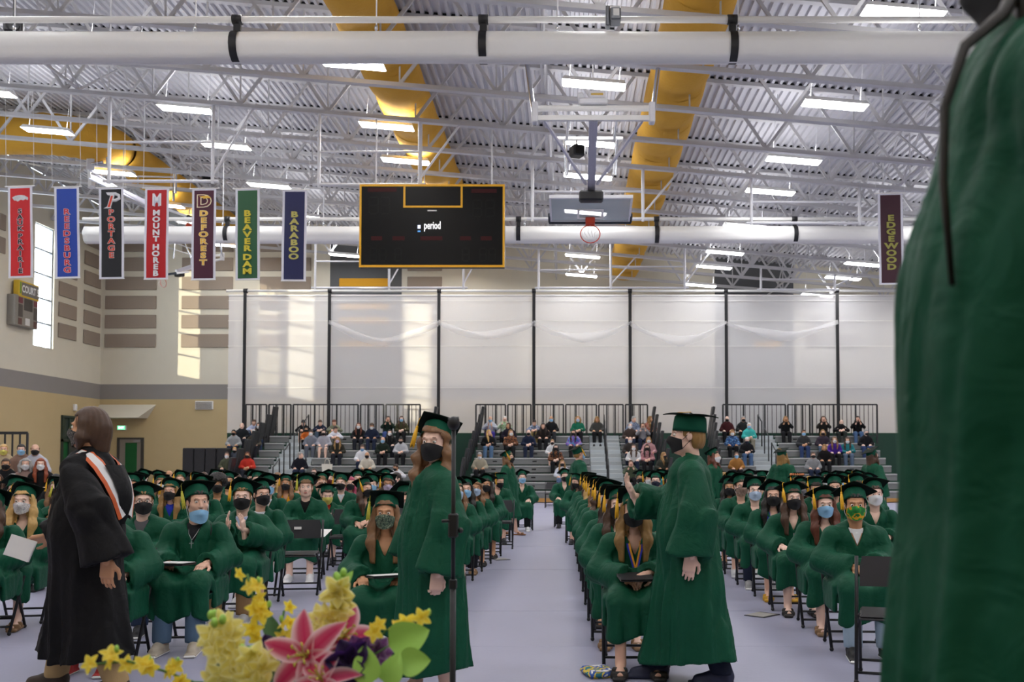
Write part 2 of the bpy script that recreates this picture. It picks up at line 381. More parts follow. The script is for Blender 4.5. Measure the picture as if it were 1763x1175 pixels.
# yellow fabric ducts
def duct(x, y0, y1, label, elbow=False):
    t = thing('fabric_duct', label, 'duct', (0, 0, 0), 0, 'yellow fabric ducts')
    V = []; nr = 20; ys = np.arange(y0, y1 + .01, .235)
    for y in ys:
        ph = ((y - JY[0]) / 2.35) % 1.0
        sag = math.sin(math.pi * ph) ** .7
        for k in range(nr):
            a = 2 * math.pi * k / nr
            rx, rz = .66 + .04 * sag, .60
            zz = math.sin(a) * rz
            if zz < 0: zz *= .78 + .26 * sag + .03 * math.sin(3 * a + y * 2.)
            V.append((x + rx * math.cos(a), y, zc(x) + .85 + zz))
    b = MB(); Fs = [[i*nr+k, (i+1)*nr+k, (i+1)*nr+(k+1) % nr, i*nr+(k+1) % nr] for i in range(len(ys)-1) for k in range(nr)]
    b.raw(V, Fs, 0, True); b.obj('sleeve', t, DUCT)
    for q, y in enumerate(JY):
        if y0 < y < y1: MB().lathe([(.665, -.03), (.685, 0), (.665, .03)], 20, xf=Matrix.Translation((x, y + .3, zc(x) + .85)) @ Matrix.Rotation(R(90), 4, 'X') @ Matrix.Diagonal((1, .82, 1, 1))).obj('hoop', t, DUCT)
    if elbow:
        pts = []
        for q in range(15):
            a = R(90) * q / 14; pts.append((x - 1.7 + 1.7 * math.cos(a), y0 - 1.7 * math.sin(a), zc(x) + .85))
        pts.append((XL + .1, y0 - 1.7, zc(x) + .85))
        rr = [.64 + .025 * (q % 2) for q in range(len(pts))]
        MB().tube(pts, rr, 20).obj('elbow', t, DUCT)
duct(DUCTX[0], -4.5, 45.9, 'yellow fabric duct running lengthwise above the scoreboard')
duct(DUCTX[1], -4.5, 45.9, 'yellow fabric duct running lengthwise right of the basketball hoop')
duct(DUCTX[2], 33.0, 45.9, 'yellow fabric duct with an elbow at far upper left', True)

LENS = bpy.data.materials.new('lamp_lens'); LENS.use_nodes = True
_n = LENS.node_tree; _n.nodes.clear(); _e = _n.nodes.new('ShaderNodeEmission'); _o = _n.nodes.new('ShaderNodeOutputMaterial')
_e.inputs[0].default_value = (1, .985, 1, 1); _e.inputs[1].default_value = LAMP; _n.links.new(_e.outputs[0], _o.inputs[0])
hous = MB().raw([(-.70,-.22,.0),(.70,-.22,.0),(.70,.22,.0),(-.70,.22,.0),(-.66,-.14,.11),(.66,-.14,.11),(.66,.14,.11),(-.66,.14,.11)],
                [[4,5,6,7],[0,1,5,4],[1,2,6,5],[2,3,7,6],[3,0,4,7]], 0, False).mesh('housing', WHITE)
lens = MB().raw([(-.67,-.2,-.012),(.67,-.2,-.012),(.67,.2,-.012),(-.67,.2,-.012)], [[3,2,1,0]], 0, False).mesh('lens', LENS)
UPM = bpy.data.materials.new('added_upfill_glow'); UPM.use_nodes = True
_n = UPM.node_tree; _n.nodes.clear(); _e = _n.nodes.new('ShaderNodeEmission'); _o = _n.nodes.new('ShaderNodeOutputMaterial')
_e.inputs[0].default_value = (1, .985, 1, 1); _e.inputs[1].default_value = UPFILL; _n.links.new(_e.outputs[0], _o.inputs[0])
upl = MB().raw([(-.64,-.13,.112),(.64,-.13,.112),(.64,.13,.112),(-.64,.13,.112)], [[0,1,2,3]], 0, False).mesh('added_upfill', UPM)  # glowing strip added on top of each fixture to brighten the roof deck
wire = MB().tube([(0, 0, 0), (0, 0, 1.6)], .006, 5).mesh('wire', STEEL)
LX = [-15.2, -10.0, -4.76, .54, 5.84, 11.04, 16.3, -20.3]; LY = [-3.1, 1.0, 5.1, 9.2, 13.0, 17.0, 21.45, 25.45, 28.45, 32.6, 36.8, 39.6, 43.7]
LXN = ['third', 'fourth', 'fifth', 'sixth', 'seventh', 'eighth', 'ninth', 'first']
for ix, x in enumerate(LX[:7]):
    for iy, y in enumerate(LY):
        l = thing('ceiling_light', 'bright white ceiling light, %s file from left, %s row from the camera' % (ORD[ix], ORD[iy]), 'light', (x, y, zc(x) - .02), 0, 'rows of ceiling lights')
        l.rotation_euler = (0, -slope, 0)
        put('housing', hous, l); put('lens', lens, l)
        put('added_upfill', upl, l)
        for s_ in (-.55, .55):
            if not in_duct(x + s_, y): put('wire', wire, l, T(s_, 0, .11))

# ------------------------------------------------------------------ divider curtains
CURT = bpy.data.materials.new('mesh_curtain'); CURT.use_nodes = True
nt = CURT.node_tree; nt.nodes.clear(); o_ = nt.nodes.new('ShaderNodeOutputMaterial')
df = nt.nodes.new('ShaderNodeBsdfDiffuse'); tl = nt.nodes.new('ShaderNodeBsdfTranslucent'); tp = nt.nodes.new('ShaderNodeBsdfTransparent')
df.inputs[0].default_value = tl.inputs[0].default_value = (.96, .96, .97, 1)
a1 = nt.nodes.new('ShaderNodeMixShader'); a2 = nt.nodes.new('ShaderNodeMixShader'); a1.inputs[0].default_value = .35; a2.inputs[0].default_value = .30
nt.links.new(df.outputs[0], a1.inputs[1]); nt.links.new(tl.outputs[0], a1.inputs[2]); nt.links.new(a1.outputs[0], a2.inputs[1]); nt.links.new(tp.outputs[0], a2.inputs[2]); nt.links.new(a2.outputs[0], o_.inputs[0])
SWAG = CURT.copy(); SWAG.name = 'slack_mesh'
for _q in SWAG.node_tree.nodes:
    if _q.type == 'MIX_SHADER' and abs(_q.inputs[0].default_value - .30) < .01: _q.inputs[0].default_value = .65
ROLL = mat('e2e2df', .55, 0, .03, 2., .1, 25.)
VINYL = mat('10402f', .5, 0, .06)
def rolled(y, z, x0, x1, straps, label):
    t = thing('divider_curtain', label, 'curtain', (0, y, 0))
    V = []; xs = np.linspace(x0, x1, 120); nr = 22
    for x in xs:
        for k in range(nr):
            a = 2 * math.pi * k / nr
            r = .243 + .016 * abs(math.sin(2.5 * a + .5 + .03 * x)) + .008 * math.sin(7 * a + .12 * x) + .005 * math.sin(3 * a - .8 * x)
            V.append((x, r * .92 * math.cos(a), z + r * math.sin(a) - (.02 if math.sin(a) < -.5 else 0)))
    Fs = [[i*nr+k, i*nr+(k+1) % nr, (i+1)*nr+(k+1) % nr, (i+1)*nr+k] for i in range(119) for k in range(nr)] + [list(range(nr))[::-1], [119*nr+k for k in range(nr)]]
    MB().raw(V, Fs).obj('rolled_mesh', t, ROLL)
    pipe('drive_pipe', ROLL, (x0 - .1, 0, z + .48), (x1 + .1, 0, z + .48), .055, t)
    for x in straps:
        s = MB(); pts = []
        for q in range(17):
            a = R(95) + 2 * math.pi * q / 16; pts.append((x, .27 * math.cos(a), z + .272 * math.sin(a)))
        sv = []
        for (X_, Y_, Z_) in pts: sv += [(x - .065, Y_, Z_), (x + .065, Y_, Z_)]
        s.raw(sv, [[2*i, 2*i+1, 2*i+3, 2*i+2] for i in range(16)])
        s.box((x - .06, -.03, z + .26), (x + .06, .03, z + .42)); s.tube([(x - .08, 0, z + .48), (x + .08, 0, z + .48)], .085, 14)
        s.obj('strap', t, BLACK)
    for q, x in enumerate(np.arange(x0 + 1.1, x1, 3.05)):
        pipe('hanger_rod', STEEL, (x, 0, z + .25), (x, 0, zc(x) + .1), .012, t)
        MB().ball((x, -.02, z + .33), (.03, .03, .06), 8, 5).obj('clevis', t, CHROME)
    mx = PX(1056, y); mo = MB().bbox((mx - .05, -.2, z + .4), (mx + .13, .1, z + .62), .02).bbox((mx - .12, -.1, z + .34), (mx - .05, .1, z + .7), .02).obj('motor', t, mat('6d7075', .4, .5))
    boxo('control_box', WHITE, (mx + .0, -.21, z + .46), (mx + .1, -.2, z + .58), mo)
rolled(16.4, CH + 6.97, -13.5, 8.6, [PX(v, 16.4) for v in (-35, 400, 830, 1265, 1707)], 'white rolled-up divider curtain crossing the top of the picture')
rolled(29.7, CH + 6.87, PX(150, 30), 12.0, [PX(v, 30) for v in (393, 643, 893, 1130, 1367)], 'white rolled-up divider curtain behind the hanging banners')
YC = 40.9; X0, X1 = PX(391, YC), 15.0
ct = thing('divider_curtain', 'lowered translucent white divider curtain with black straps behind the bleachers', 'curtain', (0, YC, 0))
zt, zv = PZ(508, YC), PZ(746, YC)
sx = [PX(v, YC) for v in (420, 566, 755, 919, 1085, 1251, 1443)]
ed = [X0] + sx + [X1]
for i in range(len(ed) - 1):
    nx_ = 14; nz_ = 18; V = []
    for a in range(nx_):
        for c in range(nz_):
            x = ed[i] + (ed[i+1] - ed[i]) * a / (nx_ - 1); z = zv + (zt - zv) * c / (nz_ - 1)
            V.append((x, .035 * math.sin(1.9 * x + .4 * z) * (1 - c / (nz_ - 1)) * .6 + .015 * math.sin(5.1 * x), z))
    MB().grid(V, nx_, nz_).obj('mesh_panel', ct, CURT)
    MB().box((ed[i], -.02, .0), (ed[i+1], .0, zv)).obj('vinyl_skirt', ct, VINYL)
for z in (PZ(517, YC), PZ(552, YC), PZ(596, YC), PZ(668, YC)): boxo('seam_tape', WHITE, (X0, -.058, z - .012), (X1, -.05, z + .012), ct)
for x in sx: boxo('strap', BLACK, (x - .065, -.085, .3), (x + .065, -.07, zt + .1), ct); MB().tube([(x - .08, 0, zt + .2), (x + .08, 0, zt + .2)], .1, 12).obj('strap_spool', ct, BLACK)
pipe('top_pipe', ROLL, (X0 - .1, 0, zt + .2), (X1, 0, zt + .2), .055, ct); pipe('batten', ROLL, (X0, 0, zt), (X1, 0, zt), .04, ct)
for i in range(2, 7):                                # swags of slack mesh
    a0, a1_ = ed[i], ed[i + 1]; V = []
    for q in range(17):
        u = q / 16; x = a0 + (a1_ - a0) * u; zc0 = PZ(556, YC) - (.55 + .12 * (i % 3)) * (1 - abs(2 * u - 1) ** 1.5)
        for c in range(6): V.append((x, -.12 - .10 * math.sin(math.pi * c / 5), zc0 + .30 * (c / 5 - .5) * (1.3 - .7 * abs(2*u-1)) + .05 * math.sin(9 * u + c + i)))
    MB().grid(V, 17, 6).obj('swag', ct, SWAG)
# drop pipes with braces that carry the curtains
def frame_hanger(px0, px1, y, ytop, ybot, label):
    xa_, xb_ = PX(px0, y), PX(px1, y); t = thing('pipe_hanger', label, 'pipe frame', (0, y, 0), 0, 'ceiling pipe frames')
    zb_ = PZ(ybot, y)
    for x in (xa_, xb_): pipe('drop_pipe', STEEL, (x, 0, zb_), (x, 0, zc(x) + .05), .045, t)
    pipe('cross_pipe', STEEL, (xa_ - .15, 0, zb_ + .06), (xb_ + .15, 0, zb_ + .06), .04, t)
    pipe('cross_pipe', STEEL, (xa_, 0, zb_ + .06 + (zc(xa_) - zb_) * .45), (xb_, 0, zb_ + .06 + (zc(xa_) - zb_) * .45), .03, t)
    pipe('brace', STEEL, (xb_, 0, zb_ + .2), (xb_ + 1.1, 0, zc(xb_) + .05), .03, t)
for q, (a, b_, y, t0, t1) in enumerate(((540, 668, 39.1, 375, 497), (668, 797, 36.75, 380, 497), (927, 1052, 39.1, 440, 497), (1052, 1180, 36.75, 450, 497), (1312, 1440, 39.1, 470, 500), (180, 360, 25., 215, 312), (545, 720, 25., 235, 318), (916, 1108, 27.35, 270, 378), (1296, 1484, 27.35, 290, 385))):
    frame_hanger(a, b_, y, t0, t1, 'white pipe frame hanging from the joists ' + ['above the curtain, first from left', 'above the curtain, second from left', 'above the curtain, third from left', 'above the curtain, fourth from left', 'above the curtain, fifth from left', 'over the red and blue banners', 'over the scoreboard', 'around the basketball hoop', 'far right of the basketball hoop'][q])
# ================================================================== HANGING THINGS
# scoreboard
YS = 24.9; sb = thing('scoreboard', 'large black scoreboard with yellow trim hanging above the crowd', 'scoreboard', (PX(742, YS), YS, PZ(386, YS)))
W, H = 252 * YS / F_PX / 2, 145 * YS / F_PX / 2
SBK = mat('08090a', .35, 0, .1, 2., spec=.2); SBY = mat('f0b41e', .5, 0, .03)
MB().bbox((-W, 0, -H), (W, .22, H), .02).obj('cabinet', sb, SBK)
u = YS / F_PX
for (x0, z0, x1, z1) in ((-W, H - .055, W, H), (-W, -H, W, -H + .055), (-W, -H + .055, -W + .05, H - .055), (W - .05, -H + .055, W, H - .055),
                         (-50*u, H - 41*u, 53*u, H - 37.5*u), (-50*u, H - 37.5*u, -46.5*u, H - .055), (49.5*u, H - 37.5*u, 53*u, H - .055)):
    boxo('yellow_trim', SBY, (x0, -.015, z0), (x1, 0.004, z1), sb)
put('lettering', text_mesh('period', mat('f2f2f2', .5, emit=.5), .27, .006), sb, T(.01, -.012, -.0, R(90), s=(.60, 1, 1)))
boxo('maker_plate', WHITE, (-8*u, -.006, H - 47*u), (8*u, .004, H - 45*u), sb)
boxo('arrow_lamp', mat('cfd9ff', .5, emit=.8), (-25*u, -.006, -5*u), (-20*u, .004, 1*u), sb); boxo('arrow_lamp', mat('4f8fd0', .5, emit=.6), (-25*u, -.006, -11*u), (-20*u, .004, -8.5*u), sb)
for (px, py, w) in ((655, 323, 50), (832, 325, 44), (646, 408, 19), (684, 408, 21), (741, 408, 38), (800, 408, 19), (836, 408, 19)):
    boxo('caption_strip', mat('3e1214', .5, 0, .2, spec=.2), ((px - 742 - w/2)*u, -.005, (382.5 - py)*u), ((px - 742 + w/2)*u, .004, (389.5 - py)*u), sb)
DIG = mat('121413', .4, 0, .1, spec=.2)
for (px, py, s_) in ((640, 350, 1), (660, 350, 1), (820, 355, 1), (842, 355, 1), (640, 436, .75), (656, 436, .75), (683, 436, .75), (800, 436, .75), (830, 436, .75), (846, 436, .75)):
    d = MB(); w_, h_ = .11 * s_, .21 * s_; cx, cz = (px - 742)*u, (386 - py)*u
    for sx_ in (-1, 1):
        for sz_ in (-1, 1): d.box((cx + sx_*w_ - .018, -.004, cz + sz_*h_/2 - h_*.42), (cx + sx_*w_ + .018, .004, cz + sz_*h_/2 + h_*.42))
    for sz_ in (-1, 0, 1): d.box((cx - w_ + .02, -.004, cz + sz_*h_ - .018), (cx + w_ - .02, .004, cz + sz_*h_ + .018))
    d.obj('digit', sb, DIG)
for px in (643, 722, 845): pipe('hanger_rod', STEEL, ((px - 742)*u, .1, H), ((px - 742)*u, .1, zc(PX(px, YS)) - sb.location.z + .1), .02, sb)

# school banners
def emblem(kind, t):
    z = 2.26/2 - .29; M0 = T(0, -.006, z, R(90))
    if kind == 'P':
        b = MB().prism([(-.19, -.2), (.0, -.2), (-.01, -.165), (.09, .13), (.17, .14), (.13, .21), (-.13, .21), (-.09, .14), (-.02, .13), (-.1, -.15)], -.012, .0); b.tube([(.09, -.006, .17), (.2, -.006, .13), (.21, -.006, .05), (.12, -.006, .0), (.04, -.006, .0)], .042, 6, flat=1); b.obj('emblem', t, mat('d9d9dd', .6), M=T(0, 0, z))
        MB().prism([(-.09, -.17), (-.03, -.17), (.05, .12), (.0, .12)], -.016, -.012).obj('emblem', t, mat('d8442c', .6), M=T(0, 0, z))
    elif kind == 'MH':
        put('emblem', text_mesh('M', mat('e8e8ec', .6), .34, .012), t, T(0, -.008, z + .02, R(90), s=(.95, 1.25, 1))); put('emblem', text_mesh('H', mat('c9ccd6', .6), .30, .008), t, T(0, -.014, z - .03, R(90), s=(.8, 1.1, 1)))
    elif kind == 'D':
        put('emblem', text_mesh('D', mat('f1e3c0', .6), .44, .030), t, T(0, -.006, z, R(90), s=(1.15, .95, 1))); put('emblem', text_mesh('D', mat('5c1830', .6), .44, .006), t, T(0, -.012, z, R(90), s=(1.15, .95, 1)))
        MB().prism([(-.13, .13), (.1, .15), (.2, .08), (.07, .09), (-.02, .06), (.0, .09)], -.022, -.016).obj('emblem', t, mat('efc24a', .6), M=T(0, 0, z))
    elif kind == 'wing':                             # plain silver shape in the place of the bird's head
        MB().prism([(-.2, .03), (-.12, .075), (0, .09), (.12, .075), (.21, .02), (.2, -.045), (.14, -.02), (.08, -.05), (.02, -.03), (-.06, -.075), (-.1, -.05), (-.15, -.045)], -.014, 0).obj('emblem', t, mat('cfd2d4', .5, 0, .3, 14), M=T(0, 0, z + .02))
def banner(px, y, txt, col, tcol, ocol, em, label, size=.165, top=316, lw=1.):
    D = 25.0; t = thing('banner', label, 'banner', (PX(px, D), D, PZ(top + 81, D)), rnd.uniform(-.06, .06), 'school banners'); t.rotation_euler[1] = rnd.uniform(-.012, .012) - (.02 if px < 250 else .0)
    w, h = .315, 1.17
    V = []; n_ = 24
    for i in range(n_):
        for j in range(7):
            V.append((-w + 2 * w * j / 6, .012 * math.sin(2.6 * i / n_ * 3 + px) * i / n_, h - 2 * h * i / (n_ - 1)))
    cb = MB().grid(V, n_, 7); cb.obj('border', t, mat('dfe0ea', .7, 0, .04))
    V2 = [(x * (.255/.315), yy - .004, z * .965) for x, yy, z in V]; MB().grid(V2, n_, 7).obj('field', t, mat(col, .55, 0, .16, 2.2))
    L_ = '\n'.join(txt)
    zs = h - .64; step = size; size = size * (.93 if ocol != tcol else 1.0)
    oc = mat(ocol, .6); tc_ = mat(tcol, .6)
    for ch in txt:
        if ch == ' ': zs -= step * .25; continue
        if ocol != tcol: put('letter', text_mesh(ch, oc, size * 1.12, .013), t, T(0, -.016, zs, R(90), s=(1.3 * lw, 1, 1)))
        put('letter', text_mesh(ch, tc_, size * 1.12, .004 if ocol != tcol else .009), t, T(0, -.022, zs, R(90), s=(1.3 * lw, 1, 1))); zs -= step
    emblem(em, t)
    pipe('top_rod', WHITE, (-.39, 0, h + .01), (.39, 0, h + .01), .016, t); pipe('bottom_rod', WHITE, (-.32, 0, -h), (.32, 0, -h), .012, t)
    for s_ in (-.36, .36): pipe('wire', STEEL, (s_, 0, h), (s_, 0, zc(PX(px, D)) + .05 - t.location.z), .005, t)
banner(28, 0, 'SAUK PRAIRIE', 'cf2229', '17141a', 'd9c9cf', 'wing', 'red banner with dark lettering SAUK PRAIRIE, leftmost of the banners', .150, 316)
banner(109, 0, 'REEDSBURG', '1f45a8', 'd2303a', 'e6c9d4', '', 'blue banner with red lettering REEDSBURG', .187, 317)
banner(186, 0, 'PORTAGE', '15171d', 'e0482c', 'cfc9c9', 'P', 'black banner with orange red lettering PORTAGE', .184, 318)
banner(264, 0, 'MOUNT HOREB', 'b8141d', 'e6e6e8', 'e6e6e8', 'MH', 'dark red banner with white lettering MOUNT HOREB', .168, 319)
banner(346, 0, 'DEFOREST', '4a1430', 'f0c04a', 'f6e3b0', 'D', 'maroon banner with gold lettering DEFOREST', .18, 320, 1.2)
banner(422, 0, 'BEAVER DAM', '235a36', 'd6c83a', 'd6c83a', '', 'green banner with yellow lettering BEAVER DAM', .18, 320, 1.2)
banner(503, 0, 'BARABOO', '141c50', 'bdb765', 'bdb765', '', 'navy blue banner with pale gold lettering BARABOO', .18, 322, 1.2)
banner(1538, 0, 'EDGEWOOD', '3a0f22', '9c9a4a', '9c9a4a', '', 'maroon banner with lettering EDGEWOOD beside the foreground graduate', .18, 328, 1.2)

# basketball hoops folded up under the joists
BOARDG = bpy.data.materials.new('backboard_glass'); BOARDG.use_nodes = True
_b = BOARDG.node_tree.nodes['Principled BSDF']; _b.inputs['Base Color'].default_value = (.40, .46, .47, 1); _b.inputs['Roughness'].default_value = .08
_t = BOARDG.node_tree.nodes.new('ShaderNodeBsdfTransparent'); _m = BOARDG.node_tree.nodes.new('ShaderNodeMixShader'); _m.inputs[0].default_value = .72
BOARDG.node_tree.links.new(_t.outputs[0], _m.inputs[1]); BOARDG.node_tree.links.new(_b.outputs[0], _m.inputs[2]); BOARDG.node_tree.links.new(_m.outputs[0], BOARDG.node_tree.nodes['Material Output'].inputs[0])
ORANGE = mat('d84a2c', .4, .2, .05); NETM = mat('eceae6', .8)
def hoop(loc, rz, label, Ym=2.2, scale=1.):
    """origin at the middle of the ceiling bar; board hangs away (+y) and below"""
    t = thing('basketball_hoop', label, 'basketball hoop', loc, rz, None, scale)
    z0 = 0; up = zc(loc[0]) - loc[2] + .05
    pipe('mount_bar', WHITE, (-1.25, 0, .12), (1.25, 0, .12), .06, t); boxo('front_beam', WHITE, (-1.15, -.12, -.16), (1.15, -.02, -.06), t)
    for s_ in (-1, 1):
        pipe('drop_pipe', CHROME, (s_ * 1.22, 0, .0), (s_ * 1.38, .35, up / scale), .05, t)
        MB().bbox((s_*1.2 - .06, -.14, -.2), (s_*1.2 + .06, .1, .22), .02).obj('clamp', t, STEEL)
        bar('brace', mat('b9bac6', .5, .2), (s_ * 1.0, -.05, -.15), (s_ * .12, Ym * .8, -.95), .05, .05, t)
        pipe('rear_pipe', CHROME, (s_ * .55, 2.6, .1 - .6), (s_ * .6, 2.6, .35), .045, t); pipe('rear_rod', STEEL, (s_ * .5, .1, .1), (s_ * .55, 2.6, .35), .03, t)
    pipe('rear_bar', WHITE, (-.85, 2.6, .35), (.75, 2.6, .35), .05, t)
    bar('mast', mat('a9aab8', .5, .2), (0, -.05, -.1), (0, Ym, -1.02), .17, .17, t)
    w = MB().bbox((-.3, -.12, .18), (.3, .12, .30), .02).bbox((-.32, -.1, .3), (-.2, .1, .42), .02).bbox((-.1, -.1, .3), (.25, .1, .46), .03).obj('winch', t, STEEL)
    boxo('winch_plate', mat('c9a53a', .5), (-.05, -.11, .36), (.2, -.101, .4), w)
    MB().bbox((-.27, Ym - .35, -1.28), (.27, Ym - .05, -1.05), .04).obj('height_adjuster', t, BLACK)
    B = Matrix.Translation((0, Ym + .45, -1.28)) @ Matrix.Rotation(R(-14), 4, 'X')   # board lying almost flat, face down
    MB().box((-.915, -.5, 0), (.915, .57, .02)).obj('backboard', t, BOARDG, M=B)
    f = MB()
    for (lo, hi) in (((-.95, -.55, -.02), (.95, -.5, .06)), ((-.95, .55, -.02), (.95, .6, .06)), ((-.95, -.5, -.02), (-.9, .55, .06)), ((.9, -.5, -.02), (.95, .55, .06))): f.box(lo, hi)
    f.obj('board_frame', t, STEEL, M=B)
    MB().bbox((-.98, .58, -.05), (.98, .66, .07), .02).bbox((-.99, .3, -.05), (-.94, .6, .07), .02).bbox((.94, .3, -.05), (.99, .6, .07), .02).obj('edge_pad', t, mat('2b323c', .8), M=B)
    q = MB()
    for (lo, hi) in (((-.305, .0, -.012), (.305, .05, -.002)), ((-.305, .40, -.012), (.305, .45, -.002)), ((-.305, .05, -.012), (-.255, .40, -.002)), ((.255, .05, -.012), (.305, .40, -.002))): q.box(lo, hi)
    q.obj('target_square', t, WHITE, M=B)
    MB().bbox((-.11, .36, -.16), (.11, .56, 0), .02).obj('bracket', t, ORANGE, M=B)
    pts = [(.23 * math.cos(2*math.pi*k/24), .46, -.40 + .23 * math.sin(2*math.pi*k/24)) for k in range(25)]
    MB().tube(pts, .012, 8, caps=False).obj('ring', t, ORANGE, M=B)
    nb = MB()
    for k in range(12):
        a = 2*math.pi*k/12; b_ = a + .35
        nb.tube([(.225*math.cos(a), .46, -.4 + .225*math.sin(a)), (.17*math.cos(b_), .60, -.42 + .17*math.sin(b_)), (.13*math.cos(a), .72, -.46 + .13*math.sin(a))], .006, 5)
    nb.obj('net', t, NETM, M=B)
    return t
hoop((PX(1022, 20), 20.0, PZ(190, 20)), 0, 'retracted basketball hoop with red ring hanging centre right under the joists')
hoop((PX(150, 33), 33.0, PZ(295, 33)), R(-65), 'retracted basketball hoop of white pipes at far left behind the banners')
hoop((PX(330, 42), 43.5, PZ(440, 43)), R(150), 'retracted basketball hoop near the far left wall panels', 2.0, .8)

# wall scoreboard COURT 5 on the left wall (faces right)
cs = thing('wall_scoreboard', 'small wall scoreboard reading COURT 5 beside the tall window', 'scoreboard', (XL, 39.1, PZ(526, 39.1)), R(90))
MB().bbox((-.85, -.32, -.85), (.8, 0, .35), .02).obj('cabinet', cs, mat('87827a', .5)); MB().bbox((-.6, -.34, .3), (.85, -.1, .95), .02).obj('sign_box', cs, mat('d5b12c', .5))
boxo('sign_face', mat('6f6a66', .5), (-.42, -.346, .37), (.82, -.34, .88), cs); boxo('green_mark', mat('6f9a3a', .6), (-.56, -.346, .42), (-.46, -.34, .88), cs)
put('lettering', text_mesh('COURT 5', WHITE, .34, .01), cs, T(.2, -.35, .62, R(90), s=(.86, 1.15, 1)))
for (x0, z0, x1, z1, c_) in ((-.6, .05, -.3, .28, '6e2a38'), (.5, .05, .78, .28, '6e2a38'), (-.2, -.2, .4, .28, '3c3836'), (-.6, -.5, -.3, 0, '4a4340'), (.5, -.5, .78, 0, '4a4340'), (-.6, -.8, -.35, -.55, '5d3a36'), (.5, -.8, .78, -.55, '5d3a36'), (-.1, -.78, .22, -.5, 'd4d2cf')):
    boxo('readout', mat(c_, .4), (x0, -.33, z0), (x1, -.321, z1), cs)
# black spotlights / speakers clamped under the joists
for q, (px, py, D) in enumerate(((350, 303, 33), (993, 256, 25), (10, 38, 18))):
    s = thing('ceiling_speaker', 'small black loudspeaker clamped under the roof joists ' + ['above the maroon banner', 'beside the basketball hoop', 'at the upper left corner'][q], 'speaker', P(px, py, D), .4)
    MB().bbox((-.16, -.2, -.14), (.16, .15, .14), .03).obj('cabinet', s, BLACK); MB().lathe([(.0, .0), (.11, .0), (.12, .02)], 16, xf=T(0, -.2, 0, R(90))).obj('cone', s, DARKM); pipe('bracket', BLACK, (0, 0, .1), (0, 0, zc(s.location.x) - s.location.z + .08), .025, s)

# ================================================================== BLEACHERS
RISE, RUN, Y0 = .294, .66, 34.7
SEAT = mat('a4a6a6', .45, 0, .06, 4.); DECKM = mat('aab0b2', .4, .1, .06, 4.); RISER = mat('7d8080', .55, 0, .06, 4.); RAILM = mat('2a2c2f', .5, 0, .05); WOOD = mat('b98a4a', .5, 0, .15, 6.)
STEPM = mat('b9c2c6', .4, .1, .05, 5.)
def seat_z(k): return .41 + RISE * k
def bleacher(x0, x1, s0, s1, railx, nm, ends):
    t = thing('bleacher_section', 'grey stepped bleacher section ' + nm, 'bleacher', (0, 0, 0))
    boxo('kick_board', WOOD, (x0, Y0 - .03, .03), (x1, Y0, .16), t)
    for k in range(8):
        ya = Y0 + RUN * k; zs_ = seat_z(k)
        for (a, b_) in ((x0, s0), (s1, x1)):
            MB().bbox((a, ya, zs_ - .06), (b_, ya + .30, zs_), .012).obj('seat_board', t, SEAT)
            boxo('seat_front', RISER, (a, ya + .03, zs_ - .25 if k else .16), (b_, ya + .06, zs_ - .06), t)
            boxo('deck', DECKM, (a, ya + .3, zs_ - .16), (b_, ya + RUN + .06, zs_ - .13), t)
            for q in range(int((b_ - a) / 1.5)): boxo('latch', BLACK, (a + .7 + 1.5*q, ya + .02, zs_ - .16), (a + .86 + 1.5*q, ya + .03, zs_ - .11), t)
        for h_ in range(2):
            MB().bbox((s0 + .02, ya + .33 * h_, 0.02), (s1 - .02, ya + .33 * h_ + .33 + .01, zs_ - .28 + .147 * (h_ + 1)), .01).obj('step', t, STEPM if h_ else DECKM)
    # aisle handrails
    sxm = (s0 + s1) / 2
    for (k0, k1) in ((0, 1), (2, 3), (4, 5), (6, 7)):
        ya = Y0 + RUN * k0 + .2; za = seat_z(k0) - .1
        MB().tube([(sxm, ya, za - .1), (sxm, ya, za + .95), (sxm, ya + .2, za + 1.0), (sxm, ya + .75, za + 1.25), (sxm, ya + .8, za + .2)], .025, 8).obj('handrail', t, RAILM)
    # guard rail along the back
    yb = Y0 + 8 * RUN + .05; zb_ = seat_z(7) - .05; ztop = PZ(697, yb)
    xs_ = railx
    for i in range(len(xs_) - 1):
        a, b_ = xs_[i] + .05, xs_[i+1] - .05
        bar('rail_top', RAILM, (a, yb, ztop), (b_, yb, ztop), .05, .06, t); bar('rail_bottom', RAILM, (a, yb, zb_ + .06), (b_, yb, zb_ + .06), .04, .04, t)
        for x in (a, b_, a + (b_ - a) * .33, a + (b_ - a) * .67): bar('rail_post', RAILM, (x, yb, zb_ - .25), (x, yb, ztop), .06, .06, t)
        nb_ = int((b_ - a) / .17)
        for q in range(1, nb_): bar('baluster', RAILM, (a + (b_ - a) * q / nb_, yb, zb_ + .06), (a + (b_ - a) * q / nb_, yb, ztop), .022, .022, t)
    # leaning black end panels
    for (xe, sg) in ends:
        for k in range(1, 8):
            ya = Y0 + RUN * k + .1; h_ = 1.0 + .05 * k
            MB().bbox((-.05, 0, 0), (.05, .5, h_), .015).obj('end_panel', t, mat('2c2d2f', .5, 0, .08), M=T(xe + sg * (.42 - .05 * k), ya, seat_z(k) - .15, 0, R(-9) * sg if sg < 0 else R(9) , 0))
def xr(*v): return [PX(p, 40.) for p in v]
bleacher(PX(400, 35), PX(722, 37), PX(452, 36), PX(520, 36), xr(420, 460, 502, 618, 662, 725), 'at left with people and white tote bag', ((PX(400, 35), -1), (PX(722, 37), 1)))
bleacher(PX(815, 37), PX(1125, 37), PX(1017, 36), PX(1075, 36), xr(817, 872, 916, 972, 1029, 1075, 1117), 'in the middle behind the centre aisle', ((PX(815, 37), -1), (PX(1125, 37), 1)))
